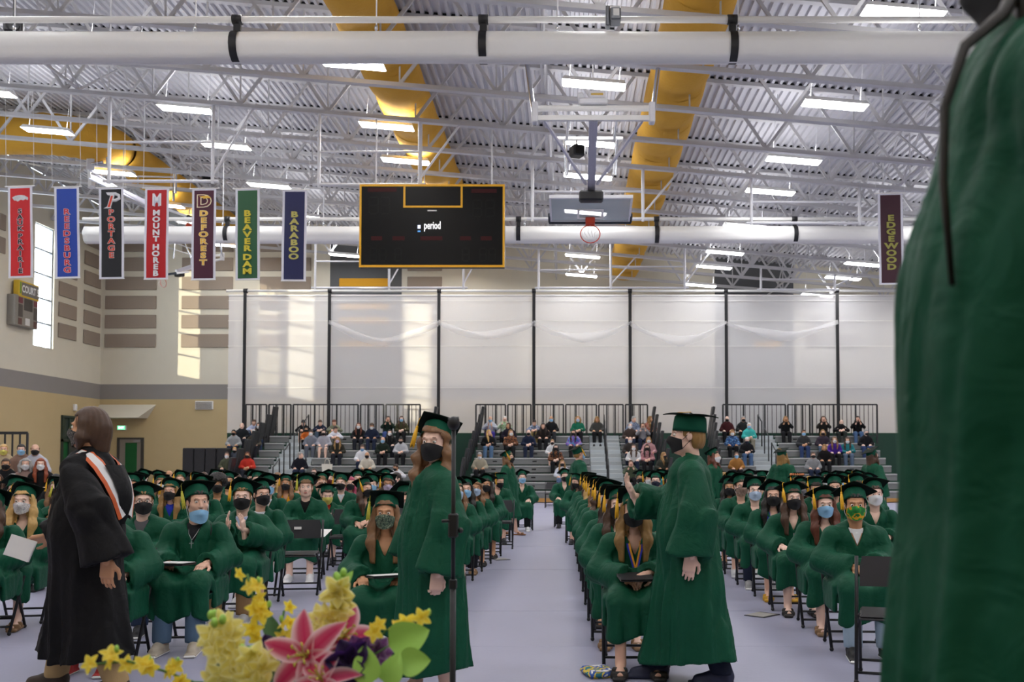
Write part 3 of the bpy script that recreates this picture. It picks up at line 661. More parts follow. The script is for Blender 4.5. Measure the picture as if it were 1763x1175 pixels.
bleacher(PX(1240, 37), PX(1530, 37), PX(1308, 36), PX(1368, 36), xr(1243, 1355, 1397, 1513), 'at right behind the right block of graduates', ((PX(1240, 37), -1),))
# folded black mats at the left end
mt = thing('mat_stack', 'row of folded black wall mats standing left of the bleachers', 'mats', (PX(346, 36), 36.4, 0))
for q in range(4): MB().bbox((-.83 + q * .415, 0, 0), (-.83 + q * .415 + .40, .5, 1.95), .03).obj('folded_mat', mt, mat('232326', .6))
# tote bag on a bleacher seat
tb = thing('tote_bag', 'white canvas tote bag standing on a bleacher seat', 'bag', (PX(568, 36.6), 36.2, seat_z(2)))
MB().raw([(-.16,-.07,0),(.16,-.07,0),(.16,.07,0),(-.16,.07,0),(-.19,-.05,.36),(.19,-.05,.36),(.19,.05,.36),(-.19,.05,.36)], [[3,2,1,0],[4,5,6,7],[0,1,5,4],[1,2,6,5],[2,3,7,6],[3,0,4,7]], 0, False).obj('bag_body', tb, fabric('dcd8cc'))
MB().tube([(-.09, 0, .35), (-.07, 0, .5), (0, 0, .55), (.07, 0, .5), (.09, 0, .35)], .012, 6).obj('handle', tb, fabric('cfcabb'))
# small bleacher at the far left edge
lb = thing('side_bleacher', 'low bleacher with railing at the far left edge', 'bleacher', (0, 0, 0))
for k in range(3):
    boxo('seat_board', SEAT, (-13.2 + 0, 19.0 + .7*k, .42 + .3*k - .05), (-10.2, 19.3 + .7*k, .42 + .3*k), lb); boxo('seat_front', RISER, (-13.2, 19.03 + .7*k, 0), (-10.2, 19.1 + .7*k, .37 + .3*k), lb); boxo('deck', DECKM, (-13.2, 19.3 + .7*k, .22 + .3*k), (-10.2, 19.7 + .7*k, .25 + .3*k), lb)
yr = 21.2
bar('rail_top', RAILM, (-13.2, yr, PZ(746, yr)), (PX(47, yr), yr, PZ(746, yr)), .05, .06, lb); bar('rail_bottom', RAILM, (-13.2, yr, 1.1), (PX(47, yr), yr, 1.1), .04, .04, lb)
for q in range(14): bar('baluster', RAILM, (PX(47, yr) - .16 * q, yr, 0 if q % 7 == 0 else 1.1), (PX(47, yr) - .16 * q, yr, PZ(746, yr)), .05 if q % 7 == 0 else .025, .03, lb)

# stage under the camera
stg = struct(MB().box((-3.2, -4.5, 0), (4.5, 3.3, .58)).obj('floor_stage', None, mat('2a2a2c', .6))); tag(stg, 'low dark stage platform at the camera')
# ================================================================== PEOPLE: implicit surfaces
def smin(a, b, k):
    if k <= 0: return np.minimum(a, b)
    h = np.clip(.5 + .5 * (b - a) / k, 0, 1)
    return b + (a - b) * h - k * h * (1 - h)
class Field:
    def __init__(s, lo, hi, h):
        s.lo = np.array(lo, float); s.h = h; n = np.ceil((np.array(hi, float) - s.lo) / h).astype(int) + 1
        s.ax = [(s.lo[i] + h * np.arange(n[i])).astype(np.float32) for i in range(3)]
        s.d = np.full(n, .3, np.float32); s.R = None; s.t = np.zeros(3)
    def frame(s, R_=None, t=(0, 0, 0)): s.R = R_; s.t = np.array(t, float); return s
    def put(s, fn, pts, rad, k=.02, sub=False):
        Pn = np.array(pts, float).reshape(-1, 3)
        if s.R is not None: Pn = Pn @ s.R.T + s.t
        m = rad + k + 2 * s.h; a = Pn.min(0) - m; b = Pn.max(0) + m; sl = []; ax = []
        for i in range(3):
            i0 = max(0, int((a[i] - s.lo[i]) / s.h)); i1 = min(s.d.shape[i], int((b[i] - s.lo[i]) / s.h) + 2)
            if i1 <= i0: return s
            sl.append(slice(i0, i1)); ax.append(s.ax[i][i0:i1])
        X, Y, Z = np.meshgrid(*ax, indexing='ij')
        if s.R is not None:
            q = (X - s.t[0], Y - s.t[1], Z - s.t[2]); Rm = s.R.astype(np.float32)
            X, Y, Z = [Rm[0, i] * q[0] + Rm[1, i] * q[1] + Rm[2, i] * q[2] for i in range(3)]
        f = fn(X, Y, Z); sl = tuple(sl); d = s.d[sl]
        s.d[sl] = -smin(-d, f, k) if sub else smin(d, f, k)
        return s
    def cone(s, a, b, ra, rb, k=.02, sc=(1, 1, 1), sub=False, cap=False):
        a = np.array(a, float); b = np.array(b, float); sc = np.array(sc, float); ba = (b - a) / sc; L2 = float(ba @ ba) + 1e-9; ms = float(sc.min())
        def fn(X, Y, Z):
            x = (X - a[0]) / sc[0]; y = (Y - a[1]) / sc[1]; z = (Z - a[2]) / sc[2]
            t0 = (x * ba[0] + y * ba[1] + z * ba[2]) / L2; t = np.clip(t0, 0, 1)
            if cap: return np.maximum((np.sqrt((x - t0 * ba[0]) ** 2 + (y - t0 * ba[1]) ** 2 + (z - t0 * ba[2]) ** 2) - (ra + (rb - ra) * t)) * ms, np.maximum((t0 - 1) * math.sqrt(L2), -t0 * math.sqrt(L2) - ra * .6) * ms)
            return (np.sqrt((x - t * ba[0]) ** 2 + (y - t * ba[1]) ** 2 + (z - t * ba[2]) ** 2) - (ra + (rb - ra) * t)) * ms
        return s.put(fn, [a, b], max(ra, rb) * sc.max(), k, sub)
    def chain(s, pts, rs, k=.02, sc=(1, 1, 1)):
        for i in range(len(pts) - 1): s.cone(pts[i], pts[i+1], rs[i], rs[i+1], k, sc)
        return s
    def ell(s, c, r, k=.02, sub=False):
        r = np.array(r, float)
        def fn(X, Y, Z):
            x, y, z = X - c[0], Y - c[1], Z - c[2]
            k0 = np.sqrt((x/r[0])**2 + (y/r[1])**2 + (z/r[2])**2); k1 = np.sqrt((x/r[0]**2)**2 + (y/r[1]**2)**2 + (z/r[2]**2)**2) + 1e-6
            return k0 * (k0 - 1) / k1
        return s.put(fn, [c], r.max(), k, sub)
    def box(s, c, h, rd, k=.02, sub=False):
        def fn(X, Y, Z):
            qx, qy, qz = np.abs(X - c[0]) - h[0] + rd, np.abs(Y - c[1]) - h[1] + rd, np.abs(Z - c[2]) - h[2] + rd
            return np.sqrt(np.maximum(qx, 0)**2 + np.maximum(qy, 0)**2 + np.maximum(qz, 0)**2) + np.minimum(np.maximum(qx, np.maximum(qy, qz)), 0) - rd
        return s.put(fn, [c], max(h), k, sub)
    def xyz(s): return s.ax[0][:, None, None], s.ax[1][None, :, None], s.ax[2][None, None, :]
    def add(s, fn): s.d = s.d + fn(*s.xyz()).astype(np.float32); return s
    def cut(s, fn): s.d = np.maximum(s.d, fn(*s.xyz())).astype(np.float32); return s
    def nets(s):
        d = s.d; d[0] = d[-1] = .3; d[:, 0] = d[:, -1] = .3; d[:, :, 0] = d[:, :, -1] = .3
        nx, ny, nz = d.shape; neg = d < 0
        cnt = np.zeros((nx-1, ny-1, nz-1), np.int8); co = [(i, j, k) for i in (0, 1) for j in (0, 1) for k in (0, 1)]
        for (i, j, k) in co: cnt += neg[i:nx-1+i, j:ny-1+j, k:nz-1+k]
        I = np.argwhere((cnt > 0) & (cnt < 8)); idx = np.full(cnt.shape, -1, np.int64); idx[I[:, 0], I[:, 1], I[:, 2]] = np.arange(len(I))
        vals = [d[I[:, 0]+i, I[:, 1]+j, I[:, 2]+k] for (i, j, k) in co]
        acc = np.zeros((len(I), 3)); num = np.zeros(len(I))
        for p in range(8):
            for ax in range(3):
                if co[p][ax]: continue
                q = co.index(tuple(co[p][m] + (m == ax) for m in range(3))); a, b = vals[p], vals[q]; ok = (a < 0) != (b < 0)
                t = np.where(ok, a / np.where(ok, a - b, 1), 0)
                pos = np.array(co[p], float)[None].repeat(len(I), 0); pos[:, ax] += t
                acc += pos * ok[:, None]; num += ok
        V = (I + acc / num[:, None]) * s.h + s.lo
        Fs = []
        for ax in range(3):
            u, v = (ax + 1) % 3, (ax + 2) % 3
            a = np.take(neg, range(0, d.shape[ax]-1), ax); b = np.take(neg, range(1, d.shape[ax]), ax)
            E = np.argwhere(a != b); E = E[(E[:, u] > 0) & (E[:, v] > 0) & (E[:, u] < d.shape[u]-1) & (E[:, v] < d.shape[v]-1)]
            ins = a[E[:, 0], E[:, 1], E[:, 2]]
            def at(du, dv):
                q = E.copy(); q[:, u] += du; q[:, v] += dv; return idx[q[:, 0], q[:, 1], q[:, 2]]
            Q = np.stack([at(-1, -1), at(0, -1), at(0, 0), at(-1, 0)], 1); Q[~ins] = Q[~ins][:, ::-1]; Fs.append(Q)
        return V, np.concatenate(Fs)
def rot(x=0., y=0., z=0.): return np.array(Euler((x, y, z)).to_matrix())

# ---- heads
def head_geo(sex, res):
    f = Field((-.115, -.15, -.27), (.115, .15, .15), res); m = sex == 'm'
    f.ell((0, .015, .035), (.075, .095, .085), .02); f.ell((0, -.025, -.035), (.062 if m else .058, .072, .086), .03)
    f.ell((0, -.058, -.098), (.034 if m else .026, .030, .024), .025)
    for s in (-1, 1):
        f.ell((s*.045, -.045, -.03), (.022, .03, .02), .02); f.ell((s*.032, -.111, .006), (.019, .021, .012), .016, True)
        f.cone((s*.012, -.088, .027), (s*.045, -.076, .026), .009, .007, .012)
        f.ell((s*.077, .012, -.005), (.011, .021, .032), .008); f.ell((s*.011, -.1, -.037), (.009, .011, .009), .008)
        f.ell((s*.046, -.01, -.078), (.02, .045, .028), .025) if m else None
    f.cone((0, -.088, .012), (0, -.113, -.033), .008, .0125, .01); f.ell((0, -.092, -.064), (.024, .014, .014), .012)
    f.cone((0, .02, -.07), (0, .045, -.26), .055 if m else .047, .062 if m else .054, .03)
    return f.nets()
HEADS = {}
def head(sex, fine):
    k = (sex, fine)
    if k not in HEADS: HEADS[k] = head_geo(sex, .006 if fine else .011)
    return HEADS[k]
# ---- hands: wrist at origin, fingers along +y, palm down (-z), thumb at +x
HANDS = {}
def hand(curl, fine, spread=1.):
    k = (round(curl, 2), fine, spread)
    if k in HANDS: return HANDS[k]
    f = Field((-.085, -.15, -.13), (.125, .23, .09), .0052 if fine else .009); e = 1.0 if fine else 1.25
    f.cone((0, -.14, 0), (0, -.01, 0), .034, .027, .01, (1, 1, .8)); f.box((0, .045, 0), (.041, .052, .015), .014, .012)
    for i, (x, L_, r) in enumerate(((.030, .074, .0088), (.0105, .083, .0092), (-.0095, .077, .0088), (-.029, .060, .0078))):
        a = np.array((x, .088 - .006 * (i == 3), 0)); ang = 0.; ln = (L_ * .45, L_ * .31, L_ * .24); fan = (x * spread * 1.8)
        for j in range(3):
            ang += curl * (.8 if j == 0 else 1.)
            b = a + ln[j] * np.array((fan * math.cos(ang), math.cos(ang), -math.sin(ang))); f.cone(a, b, r * e * (1 - .08 * j), r * e * (.92 - .1 * j), .004); a = b
    c = curl * .5
    f.chain([(.025, .015, -.004), (.055, .045, -.012 - .02*c), (.066 - .012*c, .075, -.018 - .03*c), (.066 - .03*c, .099, -.022 - .035*c)], [.015*e, .0115*e, .0098*e, .0082*e], .008)
    HANDS[k] = f.nets(); return HANDS[k]
def hand_xf(p, d, n, left):
    """place a hand: wrist p, finger direction d, palm normal n"""
    y = Vector(d).normalized(); z = -Vector(n).normalized(); x = y.cross(z).normalized(); z = x.cross(y)
    if left: x = -x
    return Matrix(((x.x, y.x, z.x, p[0]), (x.y, y.y, z.y, p[1]), (x.z, y.z, z.z, p[2]), (0, 0, 0, 1)))

SKINS = {'pale': 'ecc7b4', 'fair': 'e2b59d', 'tan': 'c8956f', 'brown': '8a5a40'}
SKINM = {k: mat(v, .55, 0, .06, 20.) for k, v in SKINS.items()}
EYEW = mat('e6e2dc', .3, 0, 0); IRIS = mat('3a2c22', .2, 0, 0); LIP = mat('b46a62', .5, 0, 0); BROWM = mat('8a6650', .8, 0, 0)

# poses: elbow and wrist, hand direction and palm normal for the right (-x) and left (+x) arm; origin on the floor, facing -y
POSE = {
 'clasp': dict(hz=1.135, hy=.0, arms=(((-.245, .03, .69), (-.06, -.24, .66), (.55, -.8, -.25), (.3, .1, -1), .75), ((.245, .03, .69), (.08, -.25, .69), (-.6, -.75, -.2), (-.3, .2, -1), .75))),
 'lap':   dict(hz=1.135, hy=.0, arms=(((-.255, .04, .69), (-.14, -.22, .655), (.25, -.95, -.2), (0, 0, -1), .35), ((.255, .04, .69), (.14, -.22, .655), (-.25, -.95, -.2), (0, 0, -1), .35))),
 'clap':  dict(hz=1.135, hy=.0, arms=(((-.28, .0, .74), (-.08, -.24, .86), (.1, -.35, .95), (1, .25, 0), .12), ((.28, .0, .74), (.07, -.25, .84), (-.08, -.35, .95), (-1, .25, 0), .12))),
 'lean':  dict(hz=1.00, hy=-.20, arms=(((-.27, -.15, .66), (-.08, -.36, .68), (.5, -.8, -.25), (.3, .1, -1), .75), ((.27, -.15, .66), (.08, -.37, .70), (-.5, -.75, -.2), (-.3, .2, -1), .75))),
 'phone': dict(hz=1.135, hy=.0, arms=(((-.24, -.12, .80), (-.06, -.24, 1.03), (.35, .1, .9), (.6, -.6, 0), .9), ((.24, -.12, .80), (.06, -.24, 1.03), (-.35, .1, .9), (-.6, -.6, 0), .9))),
 'cross': dict(hz=1.135, hy=.02, arms=(((-.27, -.02, .74), (.06, -.2, .78), (1, -.1, .1), (0, .5, -1), .5), ((.27, -.02, .74), (-.04, -.22, .74), (-1, -.1, .1), (0, .5, -1), .5))),
}
LEG = {s: [(s*.10, .06, .52), (s*.125, -.40, .51), (s*.12, -.44, .09)] for s in (-1, 1)}
def mul(a, b): return [a[i] * b for i in range(3)]
BODIES = {}
def head_mat(pose, yaw, pitch, roll=0.):
    p = POSE[pose] if isinstance(pose, str) else pose
    piv = Vector((0, p['hy'] + .035, p['hz'] - .12))
    return Matrix.Translation(piv) @ Euler((pitch, roll, yaw)).to_matrix().to_4x4() @ Matrix.Translation((0, -.035, .12))
def add_face(b, HM, fine, face=True):
    nu, nv = (10, 7) if fine else (6, 4)
    for s in (-1, 1):
        b.ball((s*.031, -.0785, .005), (.0125, .0125, .0105), nu, nv, 1, HM); b.ball((s*.031, -.0875, .005), (.0058, .0045, .0062), nu, nv, 2, HM)
        b.ball((s*.033, -.0885, .031), (.016, .005, .0028), nu, nv, 3, HM)
    b.ball((0, -.1025, -.0625), (.021, .0055, .0042), nu, nv, 4, HM); b.ball((0, -.101, -.0700), (.018, .0060, .0052), nu, nv, 4, HM)
def seated_body(sex, pose, yaw, pitch, fine, legs='std'):
    key = (sex, pose, round(yaw, 2), round(pitch, 2), fine, legs)
    if key in BODIES: return BODIES[key]
    p = POSE[pose]; b = MB(); HM = head_mat(pose, yaw, pitch); b.raw(*head(sex, fine), 0, True, HM); add_face(b, HM, fine)
    res = .012 if fine else .017; f = Field((-.36, -.62, .02), (.36, .3, 1.12), res); hy = p['hy']; dz = p['hz'] - 1.135
    f.cone((0, .10, .58), (0, .07 + hy * .9, .85 + dz), .13, .14, .04, (1, .7, 1)); f.cone((-.12, .06 + hy, .885 + dz), (.12, .06 + hy, .885 + dz), .055, .055, .04); f.cone((0, .05 + hy, .90 + dz), (0, .035 + hy, 1.0 + dz), .06, .05, .03); f.ell((0, .03 + hy, .865 + dz), (.10, .075, .08), .03)
    for s, arm in zip((-1, 1), p['arms']):
        f.chain([(s*.15, .06 + hy, .885 + dz), arm[0], arm[1]], [.040, .033, .028], .02)
        f.chain(LEG[s], [.066, .05, .038], .02); f.cone((s*.12, -.41, .42), (s*.12, -.40, .30), .05, .056, .03); f.chain([(s*.12, -.44, .09), (s*.125, -.50, .045), (s*.13, -.60, .03)], [.036, .034, .026], .015)
    b.raw(*f.nets(), 0)
    for s, arm in zip((-1, 1), p['arms']):
        b.raw(*hand(arm[4], fine), 0, True, hand_xf(arm[1], arm[2], arm[3], s > 0))
    me = b.mesh('body', SKINM['fair'], EYEW, IRIS, BROWM, LIP); BODIES[key] = me; return me

# ---- gowns
def folds(seed, amp, n=6):
    """long hanging folds: rounded ridges with sharp valleys that run down the cloth, plus a slow sway"""
    r = random.Random(seed * 7 + 1); P1 = []
    for q in range(3):
        an = .35 * math.sin(seed * 1.7) + q * .28; P1.append((math.cos(an), math.sin(an) + .35, r.uniform(-.12, .12), r.uniform(0, 6), (13, 21, 34)[q] * r.uniform(.9, 1.1), r.uniform(3, 6), (1., .7, .4)[q]))
    def fn(X, Y, Z):
        d = 0.
        for (a, b, c, ph, fr, w, am) in P1:
            arg = (a*X + b*Y + c*Z) * fr + ph + .9 * np.sin(Z * w + 2.5 * X + ph)
            d = d + am * ((1 - np.abs(np.sin(arg))) ** 2.2 - .25) * (.55 + .45 * np.sin(Z * w * .8 + 3 * Y + ph))
        return amp * d + amp * .35 * np.sin(9 * X + 7 * Z + seed) * np.sin(8 * Y - 6 * Z + 2 * seed)
    return fn
GOWNS = {}
def sleeve(f, sh, el, wr, k=.055, r=(.078, .092, .112), sc=(1, 1, 1)):
    """wide gown sleeve, cut off flat and hollow at the wrist"""
    sh, el, wr = map(lambda q: np.array(q, float), (sh, el, wr)); d = wr - el; d = d / np.linalg.norm(d)
    if d[2] > -.7: r = (r[0], min(r[1], .098), min(r[2], .12)); sc = (1, 1, 1)
    dn = np.array((0, 0, -1.)) - d * -d[2]; e = wr - d * .015
    f.cone(sh, el, r[0], r[1], k); f.cone(el, e, r[1] * .95, r[2] * .85, k, sc, cap=True)
    f.cone(el + dn * .02, e + dn * .07, r[1] * .75, r[2] * .75, k, cap=True)
    f.cone(e - d * .045 + dn * .02, e + d * .05 + dn * .03, r[2] * .42, r[2] * .66, .006, sc, sub=True, cap=True)
def vneck(f, cx, hy, z0, z1, w, y, y2):
    f.cut(lambda X, Y, Z: -np.maximum(np.maximum(np.abs(X - cx) - np.clip((Z - z0) / (z1 - z0), 0, 1.3) * w, Y - (y + (y2 - y) * np.clip((Z - z0) / (z1 - z0) * 1.4 - .4, 0, 1))), z0 - Z) + 0 * (X + Y + Z))
def seated_gown(pose, seed, res=.0125, short=False):
    key = (pose, seed, short)
    if key in GOWNS: return GOWNS[key]
    p = POSE[pose]; hy = p['hy']; dz = p['hz'] - 1.135; f = Field((-.46, -.62, .18), (.46, .34, 1.06), res); r = random.Random(seed)
    f.cone((0, .09, .54), (0, .07 + hy * .9, .84 + dz), .195, .185, .05, (1, .74, 1)); f.cone((-.14, .055 + hy, .895 + dz), (.14, .055 + hy, .895 + dz), .068, .068, .04); f.cone((0, .06 + hy, .88 + dz), (0, .05 + hy, .945 + dz), .10, .068, .05)
    for s, arm in zip((-1, 1), p['arms']): sleeve(f, (s*.185, .055 + hy, .88 + dz), arm[0], arm[1])
    f.add(folds(seed, .020))
    f.add(lambda X, Y, Z: .005 * np.abs(np.sin(X * 75 + 6 * Z)) * np.clip((Z - .58) * 8, 0, 1) * np.clip((.85 + dz - Z) * 60, 0, 1) * (Y < .02 + hy) * (np.abs(X) < .17))
    g = Field((-.46, -.62, .18), (.46, .34, 1.06), res)
    for s in (-1, 1):
        kx = s * (.13 + r.uniform(-.012, .02)); ky = -.40 + r.uniform(-.02, .02)
        g.chain([(s*.10, .06, .53), (kx, ky, .535)], [.115, .092], .04); g.cone((kx, ky - .02, .50), (kx * 1.2, ky - .03 + r.uniform(-.03, .01), .27), .075, .07, .05, (1, .85, 1))
        g.box((s*.225, -.10, .43), (.022, .22, .11), .02, .05)
    g.box((0, -.14, .515), (.10, .25, .07), .045, .05); g.box((0, -.425, .38), (.205, .07, .17), .06, .05)
    g.add(folds(seed + 5, .016)); g.add(lambda X, Y, Z: (.020 * (1 - np.abs(np.sin(X * 15 + 1.7 * seed + 2 * Z + 1.2 * np.sin(X * 9)))) ** 2 + .03 * np.exp(-(X / .035) ** 2) * (seed % 2 == 0)) * np.clip((.53 - Z) * 7, 0, 1))
    g.cut(lambda X, Y, Z: (.255 + .03 * np.sin(X * 17 + seed) + .0 * Y) - Z)
    f.d = smin(f.d, g.d, .02)
    vneck(f, 0, hy, .80 + dz, .95 + dz, .06, -.022 + hy, .004 + hy)
    V, Q = f.nets(); me = MB().raw(V, Q).mesh('gown', GOWN); GOWNS[key] = me; return me

# ---- hair in head space
HAIR = {}
def hair_mesh(kind):
    if kind in HAIR: return HAIR[kind]
    f = Field((-.17, -.16, -.46), (.17, .19, .20), .0085); b = 0
    def shell(g=.010, z0=-.05):
        f.ell((0, .018, .038), (.075 + g, .095 + g, .085 + g), .0)
        f.ell((0, .05, -.03), (.072 + g, .065 + g, .08), .03)
    if kind == 'afro':
        f.ell((0, .02, .06), (.135, .135, .12), .0); f.cut(lambda X, Y, Z: -np.maximum(np.maximum(np.abs(X) - .066, Y + .03), np.maximum(Z - .05, -.2 - Z)) + 0*(X+Y+Z))
        f.cut(lambda X, Y, Z: -.07 - Z + 0*(X+Y)); f.add(lambda X, Y, Z: .008 * np.sin(X*120) * np.sin(Y*120) * np.sin(Z*120))
    else:
        shell(.012 if kind != 'short' else .009)
        if kind in ('long', 'wavy', 'front'):
            for s in (-1, 1):
                f.chain([(s*.074, .0, .03), (s*.088, -.02, -.10), (s*.085, -.055, -.22), (s*.082, -.075, -.36 if kind != 'wavy' else -.32)], [.024, .038, .044, .022], .03, (1.15, .75, 1))
                f.cone((s*.085, .04, -.08), (s*.08, .06, -.28), .03, .03, .03)
        if kind in ('long', 'wavy', 'back', 'front'): f.cone((0, .085, -.02), (0, .105, -.32), .065, .055, .04, (1.2, .6, 1))
        if kind == 'bob':
            for s in (-1, 1): f.chain([(s*.076, .01, .03), (s*.088, .0, -.06), (s*.08, -.015, -.12)], [.022, .03, .016], .03)
            f.cone((0, .07, 0), (0, .075, -.12), .07, .055, .03)
        if kind == 'curly':
            for s in (-1, 1): f.chain([(s*.08, .01, .05), (s*.098, .0, -.05), (s*.1, -.02, -.15)], [.035, .045, .03], .03)
            f.cone((0, .08, .03), (0, .08, -.14), .09, .08, .03); f.add(lambda X, Y, Z: .007 * np.sin(X*100) * np.sin(Y*100 + Z * 40) * np.sin(Z*110))
        if kind == 'bun': f.ell((0, .10, .09), (.04, .04, .04), .015)
        # face opening
        zt = {'bangs': .030, 'short': .062, 'mop': .05}.get(kind, .07)
        f.cut(lambda X, Y, Z: -np.maximum(np.maximum(np.abs(X) - (.068 if kind != 'balding' else .074), Y + (.022 if kind not in ('short', 'balding') else .028 if kind == 'short' else .0)), Z - zt) + 0*(X+Y+Z))
        if kind in ('short', 'balding', 'bun'):
            f.cut(lambda X, Y, Z: -.085 - Z + 0*(X+Y)); f.cut(lambda X, Y, Z: np.minimum(-.02 - Z, .03 - Y) * 1.0 + 0*X)
        if kind == 'balding': f.cut(lambda X, Y, Z: Z - .045 + 0*(X+Y))
        if kind in ('bangs', 'mop'): f.cut(lambda X, Y, Z: np.minimum(-.09 - Z, .2 - Y) + 0*X)
        fr = 190 if kind != 'wavy' else 120; wv = .006 if kind == 'wavy' else .0
        f.add(lambda X, Y, Z: .0022 * np.sin((np.arctan2(X, Y + .02)) * 26 + 14 * Z) + wv * np.sin(Z * 60 + X * 20))
    HAIR[kind] = MB().raw(*f.nets()).mesh('hair', mat('5a4230', .6)); return HAIR[kind]
def hairm(c): return mat(c, .5, 0, .28, 45.)
# ---- cap and tassel in head space
def cap_meshes():
    prof = []
    for q in range(9):
        a = q / 8; prof.append((1.0 - .10 * a ** 2.2 if a < .9 else .80, .0 + .105 * a))
    sk = MB().lathe(prof, 28, 0, .094, .112); sk.raw([(.094*.8*math.cos(2*math.pi*k/28), .112*.8*math.sin(2*math.pi*k/28), .105) for k in range(28)], [list(range(28))])
    sk.lathe([(.985, .004), (1.012, -.004), (1.0, .02)], 28, 0, .094, .112)
    bd = MB(); n = 9; V = []
    for i in range(n):
        for j in range(n):
            x, y = -.122 + .244 * i / (n-1), -.122 + .244 * j / (n-1); V.append((x, y, .004 - .010 * (abs(x) / .122) ** 2 * (abs(y) / .122) ** 2))
    bd.grid(V, n, n); bd.grid([(x, y, z - .006) for x, y, z in V], n, n)
    ring = [i*n for i in range(n)] + [(n-1)*n + j for j in range(1, n)] + [i*n + n-1 for i in range(n-2, -1, -1)] + [j for j in range(n-2, 0, -1)]
    bd.raw(V + [(x, y, z - .006) for x, y, z in V], [[ring[i], ring[(i+1) % len(ring)], ring[(i+1) % len(ring)] + n*n, ring[i] + n*n] for i in range(len(ring))], 0, False)
    bd.ball((0, 0, .008), (.011, .011, .006), 10, 5)
    ts = {}
    for s in (-1, 1):
        t = MB(); x, y = s * .118, -.05
        t.tube([(0, 0, .014), (s*.06, -.025, .012), (x, y, .010), (x + s*.006, y, -.004), (x + s*.007, y, -.065)], .0028, 6)
        t.tube([(x + s*.007, y, -.060), (x + s*.007, y, -.082)], .008, 10)
        for k in range(12):
            a = 2*math.pi*k/12; t.tube([(x + s*.007 + .006*math.cos(a), y + .006*math.sin(a), -.078), (x + s*.007 + .010*math.cos(a), y + .010*math.sin(a), -.12), (x + s*.007 + .0125*math.cos(a), y + .0125*math.sin(a), -.205 - .008 * (k % 3))], .0034, 5)
        ts[s] = t.mesh('tassel', TASS)
    return sk.mesh('cap', CAPM), bd.mesh('board', BOARD), ts
CAP, BOARDMESH, TASSEL = cap_meshes()
# ---- masks in head space
def mask_mesh(kind, low=0.):
    b = MB(); nu, nv = 17, 11; V = []
    for i in range(nu):
        u = -1 + 2 * i / (nu - 1)
        for j in range(nv):
            v = j / (nv - 1); a = u * 1.12
            z0 = .000 - .026 * abs(u) ** 1.5; z1 = -.118 + .030 * abs(u) ** 1.5; z = z0 + (z1 - z0) * v
            prof = 1.0 + .20 * math.exp(-((v - .28) / .26) ** 2) * math.exp(-(u / .33) ** 2) - .10 * v ** 2
            x = .076 * math.sin(a) / math.sin(1.12) * (1 - .12 * v * v); y = .022 - (.131 * prof) * (math.cos(a) ** .9 if abs(a) < 1.5 else 0)
            if kind == 'pleat': y -= .0028 * math.sin(v * 22) * (1 - abs(u))
            V.append((x, y, z + low))
    b.grid(V, nu, nv); b.grid([(x * .97, y + .004, z) for x, y, z in V], nu, nv)
    return b.mesh('mask', mat('202022', .8))
def loops_mesh(low=0.):
    b = MB()
    for s in (-1, 1):
        for z0, z1 in ((-.028, .02), (-.086, -.03)): b.tube([(s*.073, -.032, z0 + low), (s*.083, -.008, (z0 + z1 + low) / 2), (s*.085, .02, z1)], .0022, 5)
    return b.mesh('ear_loop', mat('d9dde2', .7))
MASKS = {('cloth', 0): mask_mesh('cloth'), ('pleat', 0): mask_mesh('pleat'), ('pleat', 1): mask_mesh('pleat', -.055)}
LOOPS = {0: loops_mesh(), 1: loops_mesh(-.055)}
MASKC = {'black': '18181b', 'blue': '8fc2e8', 'white': 'e3e4e6', 'pale blue': 'b5cbe6', 'lavender': 'cdbcd4', 'grey': '6d6e70', 'navy': '1c2338', 'teal': '3aa0a8', 'yellow': 'd8cf6a', 'red': '5a1a1c'}
# ---- shoes: origin at the ankle's floor point, toe along -y
def shoe_mesh(kind):
    f = Field((-.07, -.26, -.01), (.07, .12, .16), .0075)
    f.box((0, -.07, .016), (.044, .145, .014), .012, .0)
    if kind == 'sandal':
        f.cone((-.045, -.14, .035), (.045, -.14, .035), .02, .02, .01, (1, 1, 1.4)); f.cone((-.042, -.06, .05), (.042, -.06, .05), .016, .016, .008, (1, 1, 1.6))
    else:
        f.chain([(0, .03, .06), (0, -.06, .052), (0, -.15, .038)], [.047, .043, .036], .02, (.92, 1, 1)); f.cone((0, .03, .06), (0, .02, .11), .045, .044, .02)
    return MB().raw(*f.nets()).mesh('shoe', BLACK)
SHOE = {k: shoe_mesh(k) for k in ('shoe', 'sandal')}
SOLE = MB().bbox((-.047, -.225, 0), (.047, .075, .022), .012).mesh('sole', WHITE)
def trouser_mesh():
    f = Field((-.24, -.55, .06), (.24, .2, .66), .013)
    for s in (-1, 1): f.chain([(s*.10, .05, .53), (s*.125, -.39, .52), (s*.12, -.445, .10)], [.105, .082, .07], .03)
    f.add(folds(5, .005)); f.cut(lambda X, Y, Z: .085 - Z + 0*(X+Y)); return MB().raw(*f.nets()).mesh('trousers', fabric('2c3a55'))
TROUSERS = trouser_mesh()
SHIRT = {}
def collar_mesh():
    b = MB(); V = []; n = 15
    for i in range(n):
        a = R(-150) + R(300) * i / (n - 1)
        for j, (r_, z) in enumerate(((.074, -.012), (.068, .026), (.074, .03), (.090, -.006))): V.append((r_ * math.sin(a), .055 - r_ * .95 * math.cos(a + math.pi) * -1 - .0 if False else .05 + r_ * .95 * -math.cos(a), z - .03 * (1 - math.cos(a)) * 0 - .028 * max(0, math.cos(a))))
    b.grid(V, n, 4); b.raw([(-.05, -.028, .0), (.05, -.028, .0), (.0, -.045, -.13)], [[0, 2, 1]], 0, False); return b.mesh('collar', WHITE)
GLASSM = None
